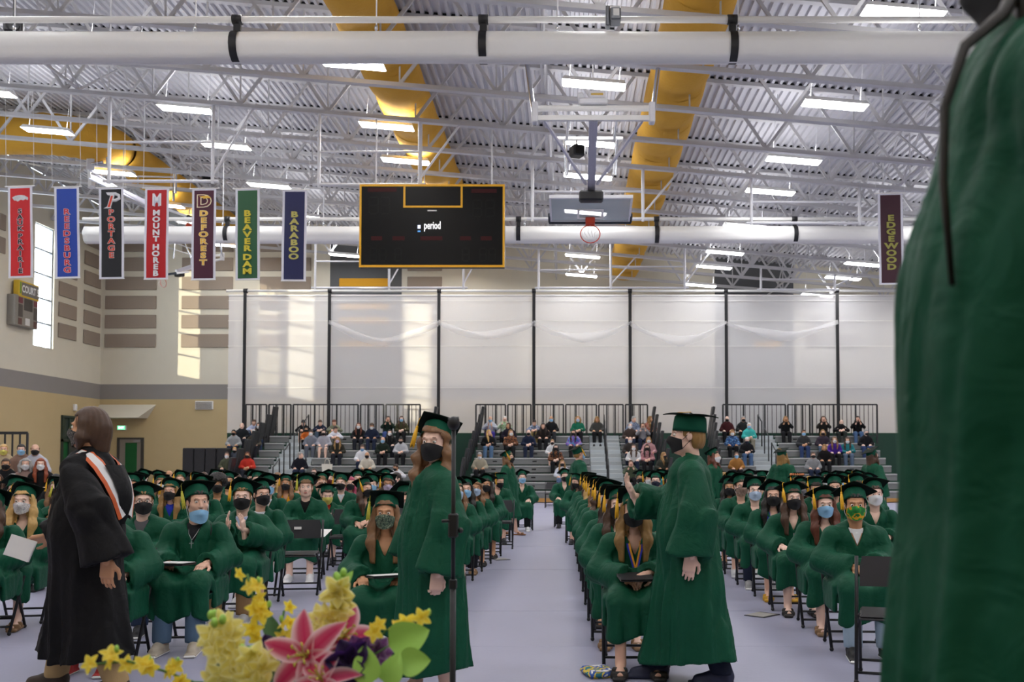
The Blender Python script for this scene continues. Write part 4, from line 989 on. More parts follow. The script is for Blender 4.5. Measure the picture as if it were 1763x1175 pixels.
def glasses_mesh():
    b = MB()
    for s in (-1, 1):
        pts = [(s*.033 + .024*math.cos(2*math.pi*k/14), -.105 + .006*abs(math.cos(2*math.pi*k/14)), .002 + .018*math.sin(2*math.pi*k/14)) for k in range(15)]
        b.tube(pts, .0022, 5, caps=False); b.tube([(s*.057, -.1, .006), (s*.078, -.04, .008), (s*.08, .01, .006)], .002, 5)
    b.tube([(-.009, -.108, .004), (.009, -.108, .004)], .002, 5); return b.mesh('glasses', BLACK)
GLASSES = glasses_mesh(); COLLAR = collar_mesh()

def dress_head(t, HM, sex, hair, mask, cap, glasses, fine):
    """hair, cap (> board, tassel), mask (> ear loop) and glasses as children of a person"""
    if hair: 
        h = put('hair', hair_mesh(hair[0]), t, HM, [hairm(hair[1])])
    if cap:
        yaw, tilt, side, tcol = cap
        c = put('cap', CAP, t, HM @ T(0, .020, .018 + max(0, tilt - .1) * .03, R(-30) + tilt, 0, 0))
        put('board', BOARDMESH, c, T(0, 0, .109, 0, 0, yaw, 1.06))
        if side: put('tassel', TASSEL[side], c, T(0, 0, .113, 0, 0, 0 if abs(yaw) < .5 else (-.25 * side)), [TASSG if tcol == 'g' else TASS])
    if mask:
        kind = 'pleat' if mask[0] in ('blue', 'pale blue') else 'cloth'; low = 1 if len(mask) > 1 and mask[1] == 'chin' else 0
        mm = mask[2] if len(mask) > 2 else mat(MASKC[mask[0]], .8, 0, .05)
        k = put('mask', MASKS[('pleat', 1) if low else (kind, 0)], t, HM, [mm])
        if fine: put('ear_loop', LOOPS[low], k, None, [mm if mask[0] == 'black' else None])
    if glasses: put('glasses', GLASSES, t, HM)

# ---- folding chair
def chair_meshes():
    CH_ = mat('232427', .38, .3, .08); SEATM = mat('1c1c1e', .5, 0, .08)
    seat = MB().bbox((-.2, -.2, .425), (.2, .2, .452), .012).bbox((-.205, -.205, .415), (.205, .205, .43), .006).mesh('seat', SEATM)
    V = []; n = 11
    for i in range(n):
        u = -1 + 2*i/(n-1)
        for z in (.585, .60, .72, .775, .79): V.append((u * (.205 if z < .77 else .19), .235 + .02*(1 - u*u) + (z - .6) * .12, z))
    b = MB().grid(V, n, 5); b.grid([(x, y + .014, z) for x, y, z in V], n, 5); back = b.mesh('backrest', mat('3a3a3e', .45, .2, .08))
    fl = MB().tube([(0, .27, .79), (0, .215, .58), (0, -.19, .02)], .0125, 8).ball((0, -.19, .015), .017, 8, 5).mesh('leg', CH_)
    rl = MB().tube([(0, -.12, .44), (0, .03, .36), (0, .22, .02)], .0125, 8).ball((0, .22, .015), .017, 8, 5).mesh('leg', CH_)
    cb = MB().tube([(-.215, 0, 0), (.215, 0, 0)], .010, 8).mesh('crossbar', CH_); st = MB().box((-.04, -.002, -.015), (.04, .002, .015)).mesh('sticker', WHITE)
    return seat, back, fl, rl, cb, st
SEATS = chair_meshes()
def chair(x, y, rz, label, group='folding chairs on the floor', sticker=False):
    t = thing('folding_chair', label, 'chair', (x, y, 0), rz, group)
    put('seat', SEATS[0], t); bk = put('backrest', SEATS[1], t)
    for s in (-1, 1): put('leg', SEATS[2], t, T(s*.225, 0, 0)); put('leg', SEATS[3], t, T(s*.205, 0, 0))
    put('crossbar', SEATS[4], t, T(0, -.16, .07)); put('crossbar', SEATS[4], t, T(0, .18, .09))
    if sticker: put('sticker', SEATS[5], bk, T(-.05, .232 + .016, .70, R(-7)))
    return t
# ================================================================== GRADUATES
HC = {'brown': '4a3323', 'dark brown': '2b1d16', 'black': '17130f', 'blonde': 'c9a263', 'light brown': '7d5a3a', 'auburn': '5e2f1c', 'pink': '9c3350', 'grey': '9a9a98', 'white': 'd9d8d4', 'sandy': '94713f', 'red': '8a3f1e'}
FLORAL = pattern_mat('floral_white', ['e6e2e0', 'c9c3c6', 'efecea', 'b9b4bc'], 60); CAMO = pattern_mat('camo', ['3f5547', '6d7d68', '2f4238', '87937a'], 38)
SPIRIT = pattern_mat('green_gold', ['1f7a35', '2f9a3a', 'd9a41e', '1f7a35'], 16); PRINT = pattern_mat('brown_print', ['8a6f62', 'b59c8c', '6a5248', 'a3877a'], 70); DARKPRINT = pattern_mat('dark_print', ['3a3a3c', '77736c', '222225', '5a564f'], 60)
G = []
def g(px, D, hair, hc, mask, **k): G.append(dict(px=px, D=D, hair=hair, hc=hc, mask=mask, **k))
# left block, front
g(-14, 8.4, 'long', 'brown', ('black',), side=0)
g(42, 9.0, 'front', 'blonde', ('white', 0, FLORAL), side=-1, cy=.6, shoes='sandal', label='seated graduate with long blonde hair and white floral mask at far left')
g(195, 7.25, 'short', 'dark brown', ('black',), sex='m', legs='1d2230', shoe='b8322e', sole=1, side=1, label='seated graduate in red sneakers mostly hidden behind the striding black gown')
g(246, 8.7, 'short', 'sandy', ('black',), sex='m', glasses=1, cy=.75, side=0, yaw=.35, legs='2c3a55', shoe='2a2a2e', sole=1, tee='5c5c60', label='seated graduate with glasses just right of the black gown')
g(338, 7.95, 'short', 'dark brown', ('blue', 'chin'), sex='m', pose='lap', yaw=.5, cy=.1, tilt=-.02, side=-1, tcol='g', legs='5c7590', shoe='b5aa98', sole=1, tee='2c2c30', skin='fair', label='seated graduate with cross necklace and blue mask pulled below the chin', neck=1)
g(418, 9.3, 'short', 'sandy', ('black',), sex='m', pose='clap', yaw=.15, cy=.6, side=-1, collar='b9c6e4', legs='8c6f4e', shoe='9a9a9a', sole=1, skin='pale', label='clapping seated graduate with blue shirt collar and black mask')
g(449, 10.4, 'short', 'dark brown', ('black',), sex='m', yaw=.5, cy=.5, side=0, skin='fair', collar='dfe3ea')
g(527, 12.4, 'mop', 'light brown', None, sex='m', yaw=.1, cy=.6, side=-1, tcol='g', skin='pale', tee='141416', shoe='dcdcdc', sole=1, label='seated graduate with uncovered face between two empty chairs')
g(566, 14.5, 'short', 'brown', ('yellow',), sex='m', pose='lean', pitch=.3, yaw=.2, cy=.4, side=0, tee='b9341f', label='graduate bending forward with yellow mask, left block')
g(665, 7.2, 'front', 'light brown', ('grey', 0, CAMO), pose='lap', cy=.12, tilt=.0, side=-1, tcol='g', yaw=.05, shoes='sandal', label='seated graduate in camouflage mask with long hair beside the aisle')
g(699, 8.7, 'short', 'brown', ('grey',), sex='m', glasses=1, yaw=-.15, cy=.6, side=0, label='seated graduate with glasses and grey mask behind the camouflage mask')
# left block, middle and back
g(28, 11.2, 'short', 'brown', ('black',), sex='m', side=0, cy=.6)
g(110, 11.6, 'long', 'dark brown', ('white',), side=-1, tcol='g', cy=.25, pose='clap', skin='tan')
g(97, 14.2, 'long', 'light brown', ('black',), side=-1, cy=.4)
g(228, 13.2, 'short', 'brown', ('black',), sex='m', side=0, cy=.3)
g(295, 12.3, 'front', 'sandy', ('black',), side=-1, cy=.7, pose='clasp', tee='2b3bb0')
g(347, 13.2, 'bangs', 'auburn', ('blue',), sex='m', side=0, cy=.3, tee='14181a')
g(375, 13.9, 'afro', 'black', ('black',), sex='m', skin='tan', cap=0)
g(462, 13.4, 'short', 'brown', ('blue',), sex='m', side=0, cy=.5, yaw=.2, collar='dfe3ea', glasses=1)
g(493, 16.8, 'long', 'light brown', ('black',), side=-1, cy=.5, stole='c98a1c')
g(240, 16.5, 'short', 'black', ('black',), sex='m', side=0, cy=.5)
g(248, 20., 'short', 'brown', ('white',), sex='m', side=0)
g(278, 16.8, 'long', 'light brown', ('white',), side=-1, cy=.2)
g(272, 20.5, 'short', 'grey', ('grey',), sex='m', side=0, cy=.7)
g(292, 22.5, 'balding', 'grey', ('black',), sex='m', cap=0)
g(311, 18.2, 'short', 'sandy', ('white',), sex='m', side=-1, cy=.5)
g(338, 20.5, 'long', 'brown', ('black',), side=-1, cy=.5)
g(352, 22., 'long', 'brown', ('white',), cap=0)
g(372, 19.5, 'short', 'brown', ('black',), sex='m', side=1, cy=.3)
g(394, 17.2, 'short', 'black', ('black',), sex='m', side=0, cy=.6, skin='tan')
g(409, 18.5, 'short', 'brown', ('white',), sex='m', cap=0)
g(443, 17.5, 'short', 'brown', ('white',), sex='m', side=0, cy=.4)
g(434, 20.5, 'short', 'brown', ('black',), sex='m', side=0)
g(470, 18.8, 'long', 'blonde', ('pale blue',), side=-1, cy=.2, pitch=.25)
g(478, 21.5, 'curly', 'light brown', None, cap=0)
g(513, 18.4, 'bob', 'brown', ('black',), side=-1, cy=.3, stole='c98a1c')
g(542, 19.6, 'short', 'dark brown', ('black',), sex='m', cap=0, collar='e6e2da')
g(555, 17.8, 'bangs', 'light brown', ('black',), side=0, cy=.3, pose='phone')
g(567, 18.6, 'short', 'brown', ('red',), sex='m', side=0, cy=.7)
g(588, 15.8, 'short', 'sandy', ('black',), sex='m', side=-1, cy=.4, skin='pale', collar='d7dbe0')
g(604, 17.2, 'long', 'pink', ('black',), cap=0, skin='fair')
g(616, 18.6, 'short', 'brown', ('black',), sex='m', side=0, cy=.5)
g(627, 13.4, 'long', 'brown', ('black',), side=-1, cy=.75, yaw=.7)
g(641, 14.9, 'short', 'brown', ('blue',), sex='m', side=1, cy=.3)
g(668, 15.6, 'wavy', 'brown', ('lavender',), side=-1, cy=.2, glasses=1)
g(634, 20.5, 'short', 'brown', ('white',), sex='m', side=-1, cy=.6)
g(652, 19.2, 'bob', 'auburn', ('pale blue',), side=0)
g(664, 21., 'short', 'sandy', ('white',), sex='m', side=0)
g(684, 19., 'short', 'dark brown', ('black',), sex='m', cap=0, yaw=-.8)
# left column along the aisle
g(722, 9.9, 'long', 'brown', ('black',), side=0); g(748, 10.9, 'short', 'brown', ('white',), sex='m', side=0)
g(784, 12.2, 'long', 'light brown', ('pale blue',), side=0, yaw=.5)
g(802, 13.2, 'long', 'black', ('blue',), side=0, yaw=.1, shoes='sandal', legs='1c1d24')
g(819, 14.2, 'wavy', 'light brown', ('pale blue',), side=0, skin='tan', shoes='sandal')
g(838, 15.3, 'long', 'dark brown', ('black',), side=0, shoes='sandal')
g(857, 18.0, 'short', 'black', ('black',), sex='m', side=-1, pitch=.3, yaw=.5)
g(899, 21.0, 'short', 'brown', ('blue',), sex='m', side=0, legs='17181c', shoe='e2e2e2', sole=1)
# right block, column along the aisle
g(1092, 7.15, 'front', 'sandy', ('black',), cy=.12, side=-1, tilt=.02, pose='clasp', shoes='sandal', medal=1, label='seated graduate wearing a gold medal on blue ribbon beside the aisle')
for q, (D_, hr, hcx, mk, sd) in enumerate(((8.2, 'long', 'brown', 'black', -1), (9.2, 'long', 'dark brown', 'pale blue', -1), (10.2, 'short', 'brown', 'white', -1), (11.2, 'wavy', 'brown', 'black', -1), (12.2, 'long', 'light brown', 'black', -1), (13.2, 'short', 'dark brown', 'black', -1), (14.2, 'long', 'blonde', 'white', -1), (15.3, 'long', 'brown', 'black', -1), (16.5, 'short', 'brown', 'blue', -1))):
    g(980 + (.43 - .012 * (D_ - 7)) * 1700 / D_, D_, hr, hcx, (mk,), sex='m' if hr == 'short' else 'f', side=sd, cy=.2 + .1 * (q % 4), yaw=-.1, shoes='sandal' if hr != 'short' else 'shoe')
g(996, 17.8, 'long', 'dark brown', ('black',), side=-1, cy=.1, yaw=-.7, pitch=.2)
g(972, 22., 'short', 'brown', ('black',), sex='m', side=0, legs='17181c')
# right block, second column
g(1472, 7.75, 'short', 'black', ('yellow', 0, SPIRIT), sex='m', skin='tan', collar='eef0f2', cy=.7, side=-1, legs='9fb4c6', shoe='1c1a1a', sole=1, label='seated graduate in green and gold mask with white collar')
g(1419, 8.8, 'long', 'auburn', ('blue',), cy=.75, side=-1, shoes='sandal', skin='pale', label='seated graduate in bright blue mask, second along the right column')
g(1364, 9.8, 'front', 'brown', ('black',), cy=.75, side=-1, shoes='sandal', skin='pale', label='seated graduate with long straight brown hair and black mask, right column')
g(1331, 10.8, 'long', 'black', ('black',), cy=.5, side=1, shoes='sandal', sandal='d0a02c', stole='3240b4', yaw=-.15)
g(1299, 11.8, 'short', 'dark brown', ('pale blue',), sex='m', cy=.05, side=1, legs='20263a', shoe='8f8f8f', sole=1)
g(1275, 12.9, 'short', 'brown', ('grey', 0, PRINT), sex='m', cy=.3, side=1, glasses=1, skin='fair')
g(1256, 14., 'long', 'black', ('black',), cy=.4, side=1, skin='tan')
# right block, others
g(1505, 10.4, 'short', 'brown', ('white',), sex='m', cy=.3, side=-1)
g(1475, 12., 'short', 'brown', ('white',), sex='m', cy=.5, side=-1)
g(1437, 12.6, 'short', 'dark brown', ('black',), sex='m', cy=.3, side=1, skin='fair')
g(1403, 13., 'mop', 'dark brown', ('black',), sex='m', cy=.5, side=-1, skin='fair', pitch=.2)
g(1378, 14.2, 'long', 'brown', ('grey',), cy=.5, side=-1, skin='tan')
g(1452, 15.2, 'short', 'brown', ('blue',), sex='m', cy=.4, side=0, yaw=-.4)
g(1393, 17., 'bob', 'sandy', ('white',), cap=0)
g(1371, 19., 'long', 'light brown', ('white',), cy=.4, side=-1, flowers=1)
g(1330, 19.8, 'bob', 'brown', ('yellow',), cap=0)
g(1311, 19.3, 'short', 'brown', ('white',), sex='m', cy=.1, tilt=.2, side=0)
g(1260, 17.8, 'short', 'brown', ('white',), sex='m', cy=.4, side=-1)
g(1246, 18.5, 'short', 'sandy', ('pale blue',), sex='m', cap=0); g(1240, 20.5, 'long', 'brown', ('white',), side=0)
g(1290, 21., 'short', 'brown', ('black',), sex='m', side=0)
g(1440, 19., 'short', 'brown', ('white',), sex='m', side=0); g(1421, 20.3, 'bob', 'brown', ('white',), side=0); g(1476, 18.6, 'short', 'grey', ('white',), sex='m', side=-1)
g(1462, 20.5, 'short', 'brown', ('black',), sex='m', side=0); g(1494, 16.5, 'long', 'brown', ('white',), side=-1)
g(1117, 18.8, 'short', 'brown', ('white',), sex='m', side=-1, cy=.2); g(1129, 17.6, 'short', 'dark brown', ('navy',), sex='m', glasses=1, side=0)
g(1139, 18.6, 'short', 'sandy', ('teal',), sex='m', side=-1, cy=.3); g(1152, 17.8, 'long', 'dark brown', ('lavender',), side=-1, pose='phone', cy=.3); g(1103, 20.2, 'short', 'brown', ('black',), sex='m', side=0)

def where(d): return ('front' if d['D'] < 10 else 'middle' if d['D'] < 15.5 else 'back'), ('left' if d['px'] < VX else 'right')
zones = {}
for d in G: zones.setdefault(where(d), []).append(d)
for z in zones.values():
    z.sort(key=lambda d: d['px'])
    for i, d in enumerate(z): d['ord'] = ORD[i]
HN = {'long': 'long %s hair', 'front': 'long %s hair', 'wavy': 'wavy %s hair', 'short': 'short %s hair', 'mop': 'floppy %s hair', 'bangs': '%s fringe', 'afro': 'curly %s hair', 'bob': '%s bob', 'balding': 'balding %s hair', 'curly': 'curly %s hair', 'back': 'long %s hair', 'bun': '%s bun'}
TEEM = {}
def tee_mesh():
    f = Field((-.14, -.14, .78), (.14, .2, 1.02), .012); f.cone((0, .08, .80), (0, .065, .86), .13, .145, .03, (1, .74, 1)); f.cone((-.09, .055, .89), (.09, .055, .89), .06, .06, .04); return MB().raw(*f.nets()).mesh('shirt', BLACK)
TEE = tee_mesh()
def graduate(d, i):
    D = d['D']; X = PX(d['px'], D); sex = d.get('sex', 'f'); fine = D < 13; pose = d.get('pose', ['clasp', 'clasp', 'lap'][i % 3]); seed = i % 2 if D > 10 else i % 4
    zone, side = where(d); mk = d['mask']; mname = 'no mask' if not mk else mk[0] + ' mask'
    lab = d.get('label') or 'graduate, %s, %s, %s of %s block, %s from left' % (HN[d['hair']] % d['hc'], mname, zone, side, d['ord'])
    rz = max(-.25, min(.25, -X * .035)); sc = .965 + .03 * ((i * 37) % 10) / 10 - (.03 if sex == 'f' else 0)
    t = thing('person', lab, 'person', (X, D, 0), rz, 'seated graduates', sc)
    yaw = d.get('yaw', [-.15, 0., .15][i % 3]); pitch = d.get('pitch', 0.); yaw = round(yaw / .1) * .1
    HM = head_mat(pose, yaw, pitch); sk = SKINM[d.get('skin', ['fair', 'pale', 'fair', 'pale', 'tan'][i % 5])]
    put('body', seated_body(sex, pose, yaw, pitch, fine), t, None, [sk, None, None, None])
    if d.get('cap', 1): put('gown', seated_gown(pose, seed), t)
    else: put('jacket' if D > 16 else 'gown', seated_gown(pose, seed), t, None, [GOWN if D < 16 else fabric(['2a2d33', 'b9bcc2', '3b3f48'][i % 3])])
    cap = (d.get('cy', .5 + .1 * (i % 4)), d.get('tilt', -.08 + .04 * (i % 4)), d.get('side', 0), d.get('tcol')) if d.get('cap', 1) else None
    dress_head(t, HM, sex, (d['hair'], HC[d['hc']]), mk, cap, d.get('glasses'), fine)
    if 'tee' in d: put('shirt', TEE, t, T(0, POSE[pose]['hy'] - .006, POSE[pose]['hz'] - 1.135), [fabric(d['tee'])])
    if 'collar' in d: put('collar', COLLAR, t, T(0, POSE[pose]['hy'] - .01, .945 + POSE[pose]['hz'] - 1.135, 0, 0, 0, .95), [fabric(d['collar'], .03)])
    if 'legs' in d: put('trousers', TROUSERS, t, None, [fabric(d['legs'])])
    for s in (-1, 1):
        kind = d.get('shoes', 'shoe'); sc_ = d.get('shoe', ['1d1d20', '3a2c24', 'c9c9c9', '222226'][i % 4]) if kind == 'shoe' else d.get('sandal', ['1d1a19', '8f6f4e', '26201e'][i % 3])
        so_ = put('shoe', SHOE[kind], t, T(s * .125, -.445, 0, 0, 0, s * .08), [mat(sc_, .6)])
        if d.get('sole'): put('sole', SOLE, so_)
    if d.get('medal'):
        b = MB()
        for s in (-1, 1): 
            for (o_, mi) in ((0, 0), (.016, 1)):
                a = np.array((s * (.066 - o_), .02, .955)); m = np.array((s * (.050 - o_ * .8), -.085, .86)); e_ = np.array((s * .012 * (1 if o_ == 0 else .2), -.165, .72)); w = np.array((s * .008, 0, 0))
                b.raw([a - w, a + w, m - w + (0, -.006, 0), m + w + (0, -.006, 0), e_ - w, e_ + w], [[0, 1, 3, 2], [2, 3, 5, 4]], mi, False)
        b.obj('medal_ribbon', t, fabric('2a3196'), fabric('c98a2c')); MB().lathe([(0, .006), (.03, .006), (.034, .003), (.034, -.003), (.03, -.006), (0, -.006)], 20, xf=T(0, -.19, .70, R(70))).obj('medal', t, mat('c9b06a', .3, .8))
    if d.get('neck'):
        b = MB().tube([(-.055, .02, .965), (-.03, -.075, .885), (0, -.098, .835), (.03, -.075, .885), (.055, .02, .965)], .0022, 5); b.box((-.003, -.112, .77), (.003, -.106, .832)); b.box((-.017, -.112, .808), (.017, -.106, .814)); b.obj('cross_necklace', t, mat('c9ccd0', .3, .8))
    if 'stole' in d:
        b = MB()
        for s in (-1, 1): b.raw([(s*.05, .0, .97), (s*.095, .0, .955), (s*.03, -.105, .84), (s*.085, -.10, .84), (s*.025, -.135, .64), (s*.08, -.13, .64)], [[0, 1, 3, 2], [2, 3, 5, 4]], 0, False)
        b.obj('stole', t, fabric(d['stole']))
    if d.get('flowers'):
        for q in range(9): a = R(20 * q - 80); MB().ball((.13 * math.sin(a), -.10 * math.cos(a), .145), .022, 7, 5, xf=HM).obj('cap_flower', t, mat('d98a5a', .7))
    chair(X - .02 * math.sin(rz), D + .02, rz, 'black folding chair of the %s graduate from left, %s of %s block' % (d['ord'], zone, side))
for i, d in enumerate(G): graduate(d, i)
# empty chairs
chair(PX(512, 10.8), 10.9, .12, 'empty black folding chair with sticker, nearer one left of the camouflage mask', sticker=True)
chair(PX(592, 13.2), 13.4, .1, 'empty black folding chair with sticker, farther one left of the aisle', sticker=True)
chair(PX(1540, 6.5), 6.6, -.3, 'empty black folding chair in front of the green and gold mask', sticker=False)
chair(PX(862, 16.8), 16.6, 0, 'empty dark folding chair at the aisle behind the left column')
chair(PX(951, 31), 31., 0, 'lone empty folding chair at the far end of the aisle')

# ================================================================== STANDING PEOPLE
def standing(label, x, y, rz, sex, scale, arms, gcol, hair, mask, cap, seed=0, stride=.0, hem=.34, yaw=0., pitch=0., fine=True, skin='fair', pants=None, shoe='1c1c20', res=.013, glasses=0, z=0., width=1., key=None, barelegs=True, group=None, extra=None):
    t = thing('person', label, 'person', (x, y, z), rz, group, scale)
    pose = dict(hz=1.605, hy=.0); HM = head_mat(pose, yaw, pitch)
    legs = {s: [(s*.09, 0, .92), (s*.10, -.03 + s*stride*.5, .50), (s*.10, .01 + s*stride, .09)] for s in (-1, 1)}
    if key is None or key not in GOWNS:
        b = MB(); b.raw(*head(sex, fine), 0, True, HM); add_face(b, HM, fine)
        f = Field((-.52, -.62, .02), (.52, .62, 1.62), .013 if fine else .019)
        f.cone((0, 0, .98), (0, .01, 1.30), .15, .15, .04, (1, .68, 1)); f.cone((-.12, .02, 1.355), (.12, .02, 1.355), .055, .055, .04); f.cone((0, .02, 1.37), (0, .03, 1.48), .06, .055, .03)
        for s, a in zip((-1, 1), arms):
            f.chain([(s*.16, .02, 1.35), a[0], a[1]], [.042, .035, .028], .02); f.chain(legs[s], [.085, .058, .04], .03)
            an = legs[s][2]; f.chain([an, (an[0], an[1] - .07, .045), (an[0], an[1] - .15, .03)], [.034, .03, .022], .015)
        b.raw(*f.nets(), 0)
        for s, a in zip((-1, 1), arms): b.raw(*hand(a[4], fine), 0, True, hand_xf(a[1], a[2], a[3], s > 0))
        bm = b.mesh('body', SKINM['fair'], EYEW, IRIS, BROWM, LIP)
        f = Field((-.62, -.72, hem - .1), (.62, .72, 1.60), res)
        f.cone((0, .01, 1.31), (0, 0, .95), .18 * width, .20 * width, .05, (1, .8, 1)); f.cone((-.15, .02, 1.365), (.15, .02, 1.365), .068, .068, .04); f.cone((0, .02, 1.35), (0, .028, 1.415), .10, .07, .05)
        f.cone((0, 0, 1.05), (0, .02, hem - .05), .19 * width, .25 * width, .1, (1, .95, 1))
        for s, a in zip((-1, 1), arms):
            f.cone((s*.08, 0, .95), (s*.11, s*stride*.85, hem - .02), .13, .165 * width, .12)
        f.add(lambda X, Y, Z: (.030 * np.abs(np.sin(np.arctan2(X, Y) * 5 + seed + 1.2 * Z)) + .016 * np.abs(np.sin(np.arctan2(X, Y) * 9 + 2 * seed))) * np.clip((1.15 - Z) * 1.1, 0, 1) - .012 * np.clip((1.15 - Z), 0, 1))
        for s, a in zip((-1, 1), arms): sleeve(f, (s*.195, .02, 1.345), a[0], a[1], .035, (.088, .115, .155), (.74, 1.12, 1))
        f.add(folds(seed + 31, .020))
        f.add(lambda X, Y, Z: .0045 * np.sin(np.arctan2(X, Y) * 34) * np.clip((1.27 - Z) * 30, 0, 1) * np.clip((Z - .95) * 6, 0, 1) * (np.abs(X) < .17))
        f.cut(lambda X, Y, Z: hem + .025 * np.sin(X * 9 + seed) + .02 * np.sin(Y * 8) - Z); vneck(f, 0, 0, 1.27, 1.42, .06, -.075, -.012)
        gm = MB().raw(*f.nets()).mesh('gown', GOWN)
        if key is not None: GOWNS[key] = (bm, gm)
    else: bm, gm = GOWNS[key]
    put('body', bm, t, None, [SKINM[skin], None, None, None]); put('gown', gm, t, None, [gcol])
    dress_head(t, HM, sex, (hair[0], HC[hair[1]]), mask, cap, glasses, fine)
    if pants:
        f = Field((-.28, -.62, .05), (.28, .62, 1.0), .014)
        for s in (-1, 1): f.chain(legs[s], [.1, .082, .07], .03)
        f.cut(lambda X, Y, Z: .075 - Z + 0*(X+Y)); f.add(folds(9, .005)); MB().raw(*f.nets()).obj('trousers', t, fabric(pants))
    for s in (-1, 1):
        an = legs[s][2]; put('shoe', SHOE['shoe' if pants or sex == 'm' else 'sandal'], t, T(an[0], an[1], 0), [mat(shoe, .6)])
    return t, HM
down = lambda s, y=0., z=.80, x=.29: ((s*.285, .04 + y*.4, 1.08), (s*x, y, z), (0, -.12, -1), (-s, 0, 0), .3)
# faculty member in black striding left
t, HM = standing('person in black academic gown and orange hood striding left, holding a paper', PX(152, 6.25), 6.25, R(-92), 'm', 1.035,
    (((-.27, -.06, 1.12), (-.2, -.36, .92), (-.1, -1, -.15), (.5, 0, -.8), .5), ((.29, .18, 1.09), (.29, .28, .82), (0, -.05, -1), (-1, 0, 0), .35)),
    BLACKG, ('bob', 'brown'), ('grey', 0, DARKPRINT), None, 2, .24, .23, pants='b0966c', shoe='3a2e24', skin='tan', width=1.0)
for sg in (-1, 1):                                   # hood band: from the neck over each shoulder and down the back
    V = []; path = [(.055, -.115, 1.36), (.085, -.07, 1.425), (.115, .0, 1.45), (.13, .075, 1.425), (.135, .135, 1.37), (.12, .19, 1.28), (.085, .225, 1.18), (.03, .24, 1.06)]
    for q in range(22):
        u_ = q / 21 * 7; i_ = min(6, int(u_)); w_ = u_ - i_; p_ = [path[i_][a] * (1 - w_) + path[i_ + 1][a] * w_ for a in range(3)]
        wid = .035 + .035 * min(1, q / 12)
        for o_ in (-1, -.55, .55, 1.): V.append((sg * (p_[0] + o_ * wid * .8), p_[1] + .012 - .012 * o_ * o_, p_[2] + .012 - o_ * wid * .35))
    hb = MB().grid(V, 22, 4); hb.M = [[1, 0, 1][i % 3] for i in range(len(hb.M))]
    hb.grid([(x * .97, y - .012, z - .012) for x, y, z in V], 22, 4, 2); hb.obj('hood_band', t, mat('dcdcdc', .6), mat('c85a26', .6), BLACKG)
V = []
for q in range(12):
    u_ = q / 11
    for w_ in (-1, -.5, 0, .5, 1): V.append((w_ * (.12 - .06 * u_), .165 + .075 * math.sin(u_ * 2.6) + .03 * (1 - abs(w_)), 1.38 - .36 * u_))
MB().grid(V, 12, 5).obj('hood', t, BLACKG)
pp = thing('paper_sheet', 'white paper sheet held by the person in the black gown', 'paper', P(38, 945, 6.0), .3)
MB().box((-.075, -.002, -.06), (.075, .002, .07)).raw([(-.07, -.004, -.055), (.07, -.02, -.06), (.07, -.02, .065), (-.07, -.004, .065)], [[0, 1, 2, 3]], 0, False).obj('sheet', pp, WHITE, M=T(0, 0, 0, 0, .35, 0))
# graduate looking back, walking left
standing('standing graduate in black mask walking left, face turned to the camera', PX(742, 6.15), 6.15, R(-62), 'f', .975,
    (down(-1, -.05, .84), ((.285, .02, 1.08), (.285, -.06, .80), (0, -.1, -1), (-1, 0, 0), .75)), GOWN, ('wavy', 'light brown'), ('black',), (.55, -.06, -1, None), 4, .06, .19, yaw=.85, skin='pale', res=.012, shoe='8f6f4e')
# graduate walking left with raised hand
t, HM = standing('standing graduate in black mask walking left with one hand raised', PX(1182, 6.55), 6.55, R(-92), 'm', 1.01,
    (((-.26, -.10, 1.14), (-.2, -.34, 1.20), (.0, -.45, .9), (.3, .9, .2), .25), ((.29, .04, 1.08), (.29, .0, .84), (0, -.15, -1), (-1, 0, 0), .4)), GOWN, ('short', 'sandy'), ('black',), (.6, .45, -1, None), 6, .20, .13, pants='1c2233', shoe='1e2440', skin='pale', res=.012)
put('collar', COLLAR, t, T(0, -.02, 1.425, 0, 0, 0, 1.08), [fabric('1d2140')])
# far standing graduates
far_arms = (down(-1), down(1))
standing('graduate standing sideways in the aisle with long brown hair, sandals and black mask', PX(876, 19.6), 19.6, R(75), 'f', .95, far_arms, GOWN, ('long', 'light brown'), ('black',), (.3, 0, -1, None), 1, .2, .40, fine=False, res=.02, key='farA', shoe='8a5c3a', group='graduates standing far back')
standing('graduate standing at the right column end facing right in blue mask', PX(998, 19.2), 19.2, R(110), 'm', 1., far_arms, GOWN, ('short', 'sandy'), ('blue',), (.3, .05, -1, None), 1, .05, .36, fine=False, res=.02, key='farB', pants='17181c', group='graduates standing far back')
standing('graduate with long hair standing with back turned among the right block', PX(1348, 19.5), 19.5, R(130), 'f', .97, far_arms, GOWN, ('long', 'sandy'), ('black',), (.3, .15, 1, None), 1, .05, .36, fine=False, res=.02, key='farB', group='graduates standing far back')
standing('graduate standing far right beside the foreground gown', PX(1503, 18.8), 18.8, R(110), 'f', .97, far_arms, GOWN, ('long', 'brown'), ('black',), (.3, .0, 1, None), 1, .05, .36, fine=False, res=.02, key='farB', group='graduates standing far back')
standing('graduate standing behind the walking boy, cap and tassel showing at his shoulder', PX(1230, 18.), 18., R(60), 'f', .96, far_arms, GOWN, ('long', 'auburn'), ('white',), (.3, .0, 1, None), 1, .05, .36, fine=False, res=.02, key='farB', group='graduates standing far back')
